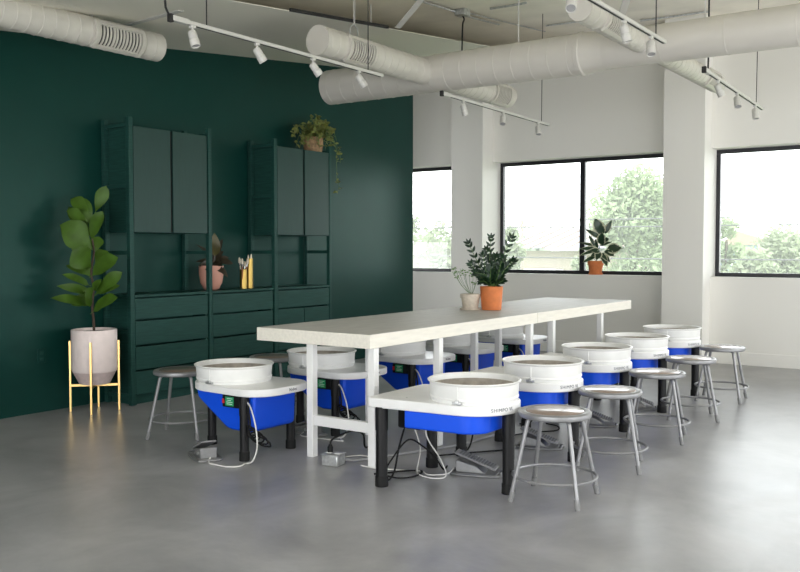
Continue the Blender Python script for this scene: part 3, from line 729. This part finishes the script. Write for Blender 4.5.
# fiddle leaf fig
PX, PY = 4.655, 6.372
facing(PX, PY)
t = thing('plant_stand', 'gold metal plant stand with four legs by the green wall', 'plant stand', (PX, PY, 0))
for a in (PI * 1.25, PI * .75, PI * .25, PI * 1.75):
    p = (math.cos(a) * .197, math.sin(a) * .197); MB().box((p[0], p[1], .3), (.018, .018, .60), Matrix.Rotation(PI / 4, 4, 'Z')).build('leg', M['gold'], t, bevel=.002)
for a in (PI * .25, PI * .75): MB().box((0, 0, .222), (.39, .018, .022), Matrix.Rotation(a, 4, 'Z')).build('cross_bar', M['gold'], t, bevel=.002)
t = thing('fiddle_leaf_fig', 'large leafed fig in a blush pot on the gold stand', 'plant', (PX, PY, .234))
r = .185
MB().lathe([(.001, 0), (.115, 0), (.125, .004), (.176, .105), (.178, .108)], 48, caps=False).build('pot_base', M['pink_base'], t, smooth=40)
pot_parts(t, [(.1785, .107), (.182, .115), (.186, .125), (.186, .455), (.183, .460), (.176, .460), (.172, .452), (.170, .40)], M['pink'], .171, .435, 48)
zs = 1 / (118.6 * 3.58)
def zp(x, y, dep=0): return RT * ((x - 197) * zs) + UP * (.46 + (528 - y) * zs) + TO * dep
MB().tube(catmull([zp(197, 545), zp(196, 500), zp(192, 440), zp(197, 380), zp(190, 320), zp(200, 250), zp(192, 180), zp(196, 130)], 5), lambda f: .012 - .006 * f, 8).build('stem', M['bark'], t)
fl = [(205, 115, 245, 18, 42, .06), (192, 112, 125, 62, 48, -.02), (190, 150, 112, 108, 44, .08), (190, 215, 228, 108, 48, .1), (202, 248, 92, 158, 96, .14), (192, 312, 128, 244, 80, .14),
      (186, 342, 276, 268, 66, .14), (186, 372, 95, 328, 32, .12), (200, 408, 292, 322, 46, .16), (188, 396, 78, 368, 32, .16), (188, 440, 58, 408, 38, .18), (190, 442, 168, 388, 62, .2),
      (186, 472, 272, 408, 56, .2), (202, 402, 288, 370, 28, .02), (195, 392, 222, 348, 28, .12), (188, 332, 104, 298, 28, -.02), (197, 262, 218, 196, 44, -.04), (200, 302, 245, 246, 50, -.08),
      (192, 200, 118, 88, 52, -.1), (196, 170, 160, 55, 44, -.06), (195, 350, 150, 280, 46, -.06), (195, 410, 120, 440, 40, -.04)]
m = MB(); rf = random.Random(5)
for x0, y0, x1, y1, w, dp in fl:
    base = zp(x0, y0, 0); tip = zp(x1, y1, dp); d = (tip - base).normalized()
    nrm = (TO * (.9 + .3 * rf.random()) + UP * (.35 + .5 * rf.random()) + RT * (rf.random() - .5) * .6)
    m.leaf(base + d * .02, tip, w * zs * 1.12, nrm, 'fiddle' if w > 40 else 'ovate', .10, .10, 9)
    m.tube([base - d * .008, base + d * .035], .003, 5)
m.build('foliage', M['fig'], t, smooth=60)

# table: pale pot with wispy plant and a terracotta pot with a dark glossy plant
def taper(r0, r1, h, lip=0, lh=0, th=.008):
    p = [(.001, 0), (r0 - .004, 0), (r0, .004)]
    if lip: p += [(r1 - (r1 - r0) * lh / h, h - lh), (r1 + lip, h - lh), (r1 + lip + .001, h - .002), (r1 + lip - .002, h)]
    else: p += [(r1, h - .002), (r1 - .002, h)]
    return p + [(r1 - th, h), (r1 - th - .002, h - .012), (r0 - th, .02)]
tz = .8405
facing(6.79, 3.74)
t = thing('potted_plant', 'dark glossy leaved plant in a terracotta pot on the near worktable', 'plant', (6.79, 3.74, tz))
pot_parts(t, taper(.086, .100, .205), M['terra'], .09, .192)
zs = 1 / (117 * 6.01)
def zq(x, y, dep=0): return RT * ((x - 257) * zs) + UP * (.205 + (362 - y) * zs) + TO * dep
sm, lm = MB(), MB(); rz = random.Random(11)
stems = [((250, 360), (190, 250), (118, 104), .03, 48), ((262, 358), (245, 220), (252, 68), -.05, 46), ((275, 358), (310, 220), (376, 70), .0, 50), ((285, 358), (330, 270), (388, 205), .05, 44),
         ((240, 360), (190, 300), (132, 225), .08, 44), ((262, 360), (270, 270), (285, 180), .10, 46), ((255, 360), (225, 280), (205, 170), .10, 46), ((270, 360), (300, 300), (345, 240), -.08, 42),
         ((250, 360), (235, 300), (160, 275), .12, 42), ((268, 360), (275, 250), (225, 140), -.1, 44), ((262, 360), (290, 310), (320, 190), .12, 44), ((258, 360), (248, 320), (255, 240), .14, 44), ((246, 360), (215, 330), (185, 330), .12, 36), ((275, 360), (300, 340), (330, 320), .12, 36)]
for b, mid, e, dp, ll in stems:
    pts = catmull([zq(*b), zq(*mid, dp * .5), zq(*e, dp)], 10)
    sm.tube(pts, lambda f: .006 - .0035 * f, 6)
    n = len(pts)
    for i in range(4, n, 2):
        tdir = (pts[i] - pts[i - 1]).normalized(); sd = tdir.cross(TO + RT * (rz.random() - .5) * 1.5).normalized()
        L = ll * zs * (1.1 - .25 * i / n)
        for sg in (-1, 1):
            d = (tdir * .75 + sd * sg * .7 + TO * (rz.random() - .3) * .5).normalized()
            lm.leaf(pts[i], pts[i] + d * L, L * .38, TO + UP * .5 + sd * sg * .3, 'ovate', .15, .05, 5)
    d = (pts[-1] - pts[-2]).normalized(); lm.leaf(pts[-1], pts[-1] + d * ll * zs * .8, ll * zs * .3, TO + UP * .4, 'ovate', .15, .05, 5)
sm.build('stem', M['stem'], t); lm.build('foliage', M['zz'], t, smooth=60)
t = thing('potted_plant', 'wispy thin stemmed plant in a pale clay pot on a saucer', 'plant', (6.70, 3.90, tz))
MB().lathe([(.001, 0), (.088, 0), (.092, .004), (.094, .016), (.090, .016), (.086, .008), (.001, .007)], 36, caps=False).build('saucer', M['pale_clay'], t, smooth=40)
pt = bpy.data.objects.new('x', None); bpy.data.objects.remove(pt)
MB().lathe([(r_, z_ + .008) for r_, z_ in taper(.066, .084, .13, .004, .035)], 36, caps=False).build('pot', M['pale_clay'], t, smooth=40)
MB().lathe([(.001, .130), (.05, .128), (.075, .126)], 24, caps=False).build('soil', M['soil'], t)
def zr(x, y, dep=0): return RT * ((x - 148) * zs) + UP * (.138 + (405 - y) * zs) + TO * dep
sm, lm = MB(), MB(); rz = random.Random(4)
for (bx_, tx, ty, dp) in ((140, 50, 275, .0), (145, 55, 245, .05), (148, 80, 270, .03), (150, 115, 285, -.03), (152, 140, 265, .02), (156, 165, 290, .06), (150, 100, 262, -.05), (158, 185, 300, -.02), (160, 178, 340, .05), (146, 70, 300, .06)):
    pts = catmull([zr(bx_, 402), zr(bx_ * .45 + tx * .55, (402 + ty) / 2 + 12, dp * .5), zr(tx, ty + 8, dp), zr(tx - 6, ty, dp)], 6)
    sm.tube(pts, .0016, 5)
    for k in range(7):
        p = pts[-1] + Vector((rz.uniform(-1, 1), rz.uniform(-1, 1), rz.uniform(-.7, .5))) * .022
        d = Vector((rz.uniform(-1, 1), rz.uniform(-1, 1), rz.uniform(-.3, .6))).normalized()
        lm.leaf(p, p + d * .020, .017, UP + TO * .5, 'round', .05, 0, 5)
sm.build('stem', M['stem'], t); lm.build('foliage', M['lime'], t, smooth=60)

facing(10.97, 4.5)
# window sill: variegated rubber plant
t = thing('potted_plant', 'variegated rubber plant in a terracotta pot on the window sill', 'plant', (10.97, 4.50, WZ0 + .0005))
pot_parts(t, [(.001, 0), (.083, 0), (.09, .002), (.09, .022), (.078, .024), (.079, .03), (.096, .125), (.104, .128), (.106, .178), (.103, .18), (.096, .18), (.093, .165), (.07, .04)], M['terra'], .093, .165)
zs = 1 / (76.7 * 6.35)
def zv(x, y, dep=0): return RT * ((x - 228) * zs) + UP * (.18 + (378 - y) * zs) + TO * dep
m = MB(); rv = random.Random(2)
MB().tube(catmull([zv(232, 392), zv(240, 330), zv(262, 260), zv(272, 200)], 6), lambda f: .007 - .003 * f, 8).build('stem', M['bark'], t)
vl = [(270, 210, 222, 108, 58, .03), (282, 205, 326, 122, 30, .02), (255, 232, 165, 178, 28, .05), (262, 275, 268, 198, 48, .1), (298, 302, 388, 300, 54, .08), (285, 312, 342, 350, 36, .12), (255, 300, 128, 345, 22, .05),
      (242, 300, 128, 302, 24, .02), (238, 292, 130, 260, 18, -.05), (240, 300, 225, 238, 22, .0), (225, 290, 184, 212, 20, -.03), (268, 332, 300, 412, 34, .12), (258, 330, 318, 385, 32, .12), (245, 330, 198, 345, 30, .12),
      (228, 348, 148, 388, 24, .06), (250, 320, 232, 372, 38, .14), (258, 282, 328, 256, 18, -.03), (265, 250, 310, 240, 30, -.08), (255, 320, 190, 310, 34, .1)]
for x0, y0, x1, y1, w, dp in vl:
    b, e = zv(x0, y0, dp * .1), zv(x1, y1, dp * .7); m.leaf(b, e, w * zs * 1.35, TO * (.7 + .5 * rv.random()) + UP * .6 * rv.random() + RT * (rv.random() - .5), 'ovate', .12, .08, 8)
m.build('foliage', M['varieg'], t, smooth=60)

# basket of trailing pothos on top of the right wall cabinet
t = thing('trailing_plant', 'yellow green trailing plant in a basket on top of the wall cabinet', 'plant', (7.60, 6.45, 2.4405))
pot_parts(t, [(.001, 0), (.09, 0), (.098, .006), (.112, .09), (.110, .165), (.104, .17), (.098, .165), (.09, .05)], M['basket'], .1, .155)
m = MB(); vm = MB(); rp = random.Random(9)
top = Vector((0, 0, .16))
def vine(pts, n, sz):
    q = catmull(pts, 8); vm.tube(q, .0025, 5)
    for i in range(n):
        p = q[int(rp.random() * (len(q) - 1))]; d = Vector((rp.uniform(-1, 1), rp.uniform(-1, .3), rp.uniform(-.8, .6))).normalized()
        s = sz * rp.uniform(.7, 1.2); m.leaf(p, p + d * s, s * .62, Vector((rp.uniform(-.5, .5), -.8, .7)), 'ovate', .12, .1, 5)
for k in range(44):
    a = rp.uniform(0, 2 * PI); rr = rp.uniform(.08, .25); hh = rp.uniform(.02, .25)
    c_, s_ = math.cos(a), math.sin(a) * .8
    if s_ > .6: s_ = .6
    vine([top, top + Vector((c_ * rr * .5, s_ * rr * .5, hh)), top + Vector((c_ * rr, s_ * rr, hh * .75)), top + Vector((c_ * rr * 1.25, max(-.3, s_ * rr * 1.2), hh - .14))], 13, .058)
vine([top, (.12, -.13, .20), (.17, -.19, .05), (.165, -.2, -.10), (.17, -.2, -.22), (.18, -.19, -.30), (.22, -.19, -.36), (.20, -.19, -.42), (.14, -.2, -.42)], 16, .045)
vine([top, (.16, -.1, .20), (.24, -.14, .1), (.28, -.16, -.02), (.27, -.17, -.10)], 16, .05)
vine([top, (.2, -.05, .22), (.32, -.05, .12), (.36, -.06, .02)], 12, .045)
vine([top, (-.16, -.12, .18), (-.26, -.15, .1), (-.28, -.17, .04)], 12, .045)
vm.build('vine', M['stem'], t); m.build('foliage', M['pothos'], t, smooth=60)

facing(6.08, 6.47)
# on the shelf: peach planter, brass vases and brushes
t = thing('potted_plant', 'dark leaved rubber plant in a round peach pot on the green drawers', 'plant', (6.08, 6.47, .9685))
pot_parts(t, [(.001, 0), (.05, 0), (.075, .012), (.105, .07), (.118, .15), (.120, .235), (.118, .24), (.112, .235), (.108, .20)], M['peach'], .108, .215)
zs = 1 / (99 * 7.625)
def zk(x, y, dep=0): return RT * ((x - 180) * zs) + UP * (.24 + (300 - y) * zs) + TO * dep
m, m2 = MB(), MB(); rk = random.Random(6)
MB().tube(catmull([zk(185, 320), zk(195, 270), zk(205, 200)], 6), .007, 8).build('stem', M['bark'], t)
m2.leaf(zk(207, 230), zk(206, 60, .04), 82 * zs, TO + UP * .2, 'ovate', .08, .08, 8); m2.build('new_leaf', M['bronze'], t, smooth=60)
for x0, y0, x1, y1, w, dp in ((195, 260, 75, 140, 36, .02), (195, 275, 70, 270, 40, .04), (190, 285, 90, 300, 50, .08), (200, 270, 340, 285, 60, .08), (205, 265, 310, 240, 45, .02), (200, 280, 300, 385, 46, .1), (195, 285, 180, 350, 70, .12), (205, 280, 250, 350, 60, .12),
                             (205, 250, 265, 100, 40, -.06), (190, 250, 130, 175, 40, -.05), (205, 260, 270, 190, 40, .0), (200, 285, 260, 300, 60, .12), (190, 280, 140, 330, 50, .12)):
    m.leaf(zk(x0, y0), zk(x1, y1, dp), w * zs * 1.1, TO * .8 + UP * rk.uniform(.2, 1) + RT * rk.uniform(-.5, .5), 'ovate', .1, .12, 7)
m.build('foliage', M['burg'], t, smooth=60)
def vase(x, y, w, h, label):
    t = thing('brass_vase', label, 'vase', (x, y, .9685)); m = MB(); o, i = w / 2, w / 2 - .003
    m.lathe([(.001, 0), (o, 0), (o, h), (i, h), (i, .004), (.001, .004)], 28, caps=False); m.build('body', M['brass'], t, smooth=40, bevel=.0008)
    return t
vase(6.475, 6.425, .074, .195, 'short brass cylinder vase holding brushes on the drawers')
vase(6.565, 6.425, .068, .305, 'tall brass cylinder vase on the drawers, right of the short one')
def brush(x, y, dx, dy, L, col, label, broad):
    t = thing('paintbrush', label, 'brush', (x, y, .975)); e = Vector((dx, dy, L)); b = Vector((0, 0, 0)); u = e.normalized()
    MB().cyl(b, e * .72, .0045, .006, 8).build('handle', M[col], t)
    MB().cyl(e * .72, e * .82, .0075, .009, 10).build('ferrule', M['ferrule'], t)
    MB().tube([e * .82, e * .9, e * .96, e], lambda f: broad * (1 - .8 * f * f) + .0015, 8).build('bristles', M['bristle'], t)
brush(6.462, 6.425, -.052, -.05, .30, 'handle', 'leftmost brush leaning out of the short brass vase', .012)
brush(6.472, 6.43, -.02, .03, .31, 'bristle', 'pale handled brush standing in the short brass vase', .014)
brush(6.477, 6.42, .028, -.03, .30, 'handle', 'brush leaning right in the short brass vase', .012)
brush(6.482, 6.425, .004, -.012, .27, 'black', 'shortest brush in the middle of the short brass vase', .010)
brush(6.567, 6.425, -.012, .01, .335, 'black', 'left dark brush tip showing above the tall brass vase', .008)
brush(6.567, 6.425, .014, -.008, .345, 'handle', 'right brush tip showing above the tall brass vase', .009)

# ---------------------------------------------------------------- outdoors
GZ = -3.0
struct('ground', MB().bx(11.3, 140, -60, 90, GZ - .2, GZ), M['grass'], smooth=0)
def tree(x, y, top, hw, mi, n, label, seed, leaf=.3, lobes=9):
    rt_ = random.Random(seed); t = thing('tree', label, 'tree', (x, y, GZ)); Ht = top - GZ
    tr = MB(); tr.tube(catmull([(0, 0, 0), (.05, .03, Ht * .3), (0, .05, Ht * .6), (0, 0, Ht * .85)], 5), lambda f: .16 - .12 * f, 8)
    blobs = []
    for k in range(lobes):
        a = rt_.uniform(0, 2 * PI); rr = rt_.uniform(0, .7) * hw; zz = rt_.uniform(.32, .86) * Ht
        f = 1 - abs(zz / Ht - .5) * .8
        blobs.append((Vector((math.cos(a) * rr * f, math.sin(a) * rr * f, zz)), hw * rt_.uniform(.35, .55)))
        tr.tube(catmull([(0, .03, zz * .6), (math.cos(a) * rr * f * .5, math.sin(a) * rr * f * .5, zz * .85), tuple(blobs[-1][0])], 4), .03, 5)
    blobs.append((Vector((0, 0, Ht - hw * .4)), hw * .42))
    tr.build('trunk', M['bark'], t)
    m = MB()
    for i in range(n):
        c_, r_ = blobs[int(rt_.random() * len(blobs))]
        d = Vector((rt_.gauss(0, 1), rt_.gauss(0, 1), rt_.gauss(0, 1))).normalized(); p = c_ + d * r_ * rt_.uniform(.45, 1.05)
        u = Vector((rt_.gauss(0, 1), rt_.gauss(0, 1), rt_.gauss(0, 1))).normalized(); v = u.orthogonal().normalized(); s = leaf * rt_.uniform(.6, 1.2)
        q = [p + u * s * .6, p + v * s * .32, p - u * s * .6, p - v * s * .32]
        m.bm.faces.new([m.bm.verts.new(w) for w in q])
    m.build('foliage', M['tree'][mi], t, smooth=0)
RT = Vector((math.sin(math.radians(34.75)), -math.cos(math.radians(34.75)), 0))
def far(px, py, X):          # bearing of a far thing at distance X along the room's axis
    a = math.radians(34.75); p = math.atan(37 / 886); u, v = (px - 400) / 886, (286 - py) / 886
    r = Vector((math.cos(a) * math.cos(p), math.sin(a) * math.cos(p), -math.sin(p))) + RT * u + Vector((math.cos(a) * math.sin(p), math.sin(a) * math.sin(p), math.cos(p))) * v
    return r * (X / r.x) + Vector((0, 0, 1.37))
for i, (px, py, X, hw, mi, n, lb) in enumerate((
        (640, 166, 24, 1.75, 0, 5200, 'tall bright green tree filling the right pane of the double window'),
        (664, 178, 27, 1.3, 0, 2200, 'green tree just behind the tall one, half hidden by the right column'),
        (511, 226, 25, .62, 1, 1100, 'low olive bush left of the metal roofed house'),
        (438, 222, 24, 1.5, 1, 2600, 'bushy olive tree in the window beside the green wall'),
        (408, 212, 27, 1.2, 1, 1600, 'olive tree cut off by the green wall end'),
        (727, 217, 32, 1.0, 0, 1400, 'green bush at the left side of the wide window'),
        (783, 226, 27, 1.7, 1, 2800, 'broad olive tree in the middle of the wide window'),
        (757, 247, 24, .9, 1, 1200, 'low bush below the blue house in the wide window'),
        (597, 216, 29, .6, 1, 900, 'tree beside the metal roofed house behind the potted plant'),
        (578, 258, 22, .45, 1, 500, 'small bush before the cream house wall'))):
    p = far(px, py, X); tree(p.x, p.y, p.z, hw, mi, int(n * 2.4), lb, 20 + i, .17)
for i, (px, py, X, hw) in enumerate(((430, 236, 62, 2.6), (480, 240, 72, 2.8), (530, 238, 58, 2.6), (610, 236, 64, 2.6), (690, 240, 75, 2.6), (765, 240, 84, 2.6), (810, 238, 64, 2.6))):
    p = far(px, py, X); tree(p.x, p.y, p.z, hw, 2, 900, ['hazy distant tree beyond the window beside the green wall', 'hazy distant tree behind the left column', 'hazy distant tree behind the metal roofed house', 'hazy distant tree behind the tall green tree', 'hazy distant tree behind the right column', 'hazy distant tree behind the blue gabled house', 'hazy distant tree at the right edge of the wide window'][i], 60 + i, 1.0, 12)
# house with ribbed metal roof
t = thing('house', 'cream house with a ribbed metal roof seen through the double window', 'house', (34, 13, GZ))
MB().bx(-3.2, 3.2, -2.6, 2.6, 0, 4.3).build('wall', M['cream'], t, smooth=0)
m = MB(); mt = Matrix(((0, 0, 1, 0), (0, 1, 0, 0), (1, 0, 0, 0), (0, 0, 0, 1)))
v = [m.bm.verts.new(p) for p in ((-4, -3.2, 4.40), (-4, 3.0, 4.40), (0, 3.3, 5.22), (0, -3.2, 5.22), (4, 3.0, 4.40), (4, -3.2, 4.40))]
for f in ((0, 1, 2, 3), (3, 2, 4, 5), (1, 4, 2), (0, 3, 5), (0, 5, 4, 1)): m.bm.faces.new([v[i] for i in f])
rf_ = m.build('roof', M['roof_metal'], t, smooth=0)
m = MB()
for k in range(13):
    y = -3.1 + k * .5; m.tube([(-4, y, 4.42), (0, y, 5.24)], .035, 5)
m.build('seam', M['roof_tile'], rf_)
MB().bx(-3.9, -3.2, .9, 2.2, 3.5, 3.62).build('awning', M['white_metal'], t, smooth=0)
m = MB(); m.bx(-3.24, -3.19, -.8, .4, 1.6, 3.1); m.build('window', M['frame'], t, smooth=0)
# gabled blue house far right
p = far(738, 231, 55)
t = thing('house', 'pale blue house with a brown gabled roof in the wide window', 'house', (p.x, p.y - .6, GZ))
MB().bx(0, 7, -2.6, 1.7, 0, 4.6).build('wall', M['skyblue'], t, smooth=0)
m = MB(); hz = p.z - GZ
v = [m.bm.verts.new(q) for q in ((-.3, -2.0, 4.6), (-.3, 1.6, 4.6), (-.3, .6, hz), (7, -2.0, 4.6), (7, 1.6, 4.6), (7, .6, hz))]
for f in ((0, 2, 1), (3, 4, 5), (0, 3, 5, 2), (1, 2, 5, 4), (0, 1, 4, 3)): m.bm.faces.new([v[i] for i in f])
m.build('roof', M['roof_tile'], t, smooth=0)
MB().bx(-.15, -.05, -1.5, 1.2, 3.4, 3.5).build('trim_board', M['white_metal'], t, smooth=0)
# overhead lines and a pole
def line(z0, z1, X, label):
    pts = [(X, -12 + k * 3, z0 + (z1 - z0) * k / 13 - .25 * math.sin(PI * k / 13)) for k in range(14)]
    tag(MB().tube(pts, .014, 6).build('power_line', M['wire']), label, 'power line')
line(2.15, 2.35, 18, 'highest thin overhead wire crossing all the windows')
line(2.0, 2.2, 18.4, 'second thin overhead wire just below the highest')
line(1.32, 1.55, 17, 'lowest dark overhead cable crossing all the windows')
p = far(522, 221, 48); t = thing('utility_pole', 'thin wooden utility pole left of the metal roofed house', 'pole', (p.x, p.y, GZ))
MB().cyl((0, 0, 0), (0, 0, p.z - GZ), .11, .08, 10).build('shaft', M['wood_pole'], t); MB().bx(-.05, .05, -.8, .8, p.z - GZ - .4, p.z - GZ - .28).build('crossarm', M['wood_pole'], t)

# ---------------------------------------------------------------- light: overcast sky through the windows
w = bpy.data.worlds.new('overcast_sky'); S.world = w; w.use_nodes = True
nt = w.node_tree; bg = nt.nodes['Background']
tc = nt.nodes.new('ShaderNodeTexCoord'); sx = nt.nodes.new('ShaderNodeSeparateXYZ'); nt.links.new(tc.outputs['Generated'], sx.inputs[0])
rp_ = nt.nodes.new('ShaderNodeValToRGB'); nt.links.new(sx.outputs['Z'], rp_.inputs[0])
rp_.color_ramp.elements[0].position = .0; rp_.color_ramp.elements[0].color = (.96, .98, 1, 1)
rp_.color_ramp.elements[1].position = .8; rp_.color_ramp.elements[1].color = (.90, .95, 1, 1)
nt.links.new(rp_.outputs[0], bg.inputs['Color']); bg.inputs['Strength'].default_value = 3.2
def portal(name, loc, sx_, sz_, direction):
    l = bpy.data.lights.new(name, 'AREA'); l.shape = 'RECTANGLE'; l.size = sx_; l.size_y = sz_; l.cycles.is_portal = True
    o = bpy.data.objects.new(name, l); C.objects.link(o); o.location = loc
    o.rotation_euler = Vector(direction).to_track_quat('-Z', 'Z').to_euler(); return o
for y0, y1 in wins: portal('daylight_portal', (XW + TH + .02, (y0 + y1) / 2, 1.8), y1 - y0, 1.5, (-1, 0, 0))
for a, b, z0, z1 in BW: portal('daylight_portal', (-2.52, (a + b) / 2, (z0 + z1) / 2), b - a, z1 - z0, (1, 0, 0))
portal('daylight_portal', (8.4, 9.32, 1.05), 2.4, .9, (0, -1, 0))
for a, b, z0, z1 in RW: portal('daylight_portal', ((a + b) / 2, -2.92, (z0 + z1) / 2), b - a, z1 - z0, (0, 1, 0))

# repeats of a kind carry one group phrase
PHR = {'stool': 'grey metal stools beside the pottery wheels', 'spotlight': 'spotlights on the lighting tracks', 'track': 'lighting tracks hung from the ceiling', 'pedal': 'foot pedals of the pottery wheels',
       'shelf frame': 'ladder frames of the green shelving', 'cabinet': 'green wall cabinets', 'drawers': 'green drawer chests', 'table': 'white worktables in a row', 'brush': 'brushes in the brass vases',
       'vase': 'brass vases on the drawers', 'tree': 'trees outside the windows', 'house': 'houses outside the windows', 'power line': 'overhead lines outside the windows', 'brace': 'angle braces under the ceiling',
       'conduit': 'conduits on the ceiling', 'duct': 'round air ducts under the ceiling'}
for o in C.objects:
    if o.parent is None and o.get('category'):
        ca_ = o['category']
        if ca_ == 'pottery wheel': o['group'] = GR if o.location.y < 3.5 else GL
        elif ca_ == 'cable' and o.name.startswith(('power_cable', 'pedal_cable')): o['group'] = 'cables on the floor under the wheels'
        elif ca_ in PHR: o['group'] = PHR[ca_]

# ---------------------------------------------------------------- camera and view
cam = bpy.data.cameras.new('camera'); co = bpy.data.objects.new('camera', cam); C.objects.link(co); S.camera = co
cam.sensor_width = 36; cam.lens = 886 / 800 * 36; cam.clip_end = 500
a, p = math.radians(34.75), math.atan(37 / 886)
co.location = (0, 0, 1.37)
co.rotation_euler = Vector((math.cos(a) * math.cos(p), math.sin(a) * math.cos(p), -math.sin(p))).to_track_quat('-Z', 'Y').to_euler()
S.view_settings.view_transform = 'Standard'; S.view_settings.look = 'None'; S.view_settings.exposure = 1.15; S.view_settings.gamma = 1; S.view_settings.use_curve_mapping = False
S.cycles.use_denoising = True; S.cycles.max_bounces = 10; S.cycles.diffuse_bounces = 6; S.cycles.transparent_max_bounces = 12
S.cycles.caustics_reflective = False; S.cycles.caustics_refractive = False
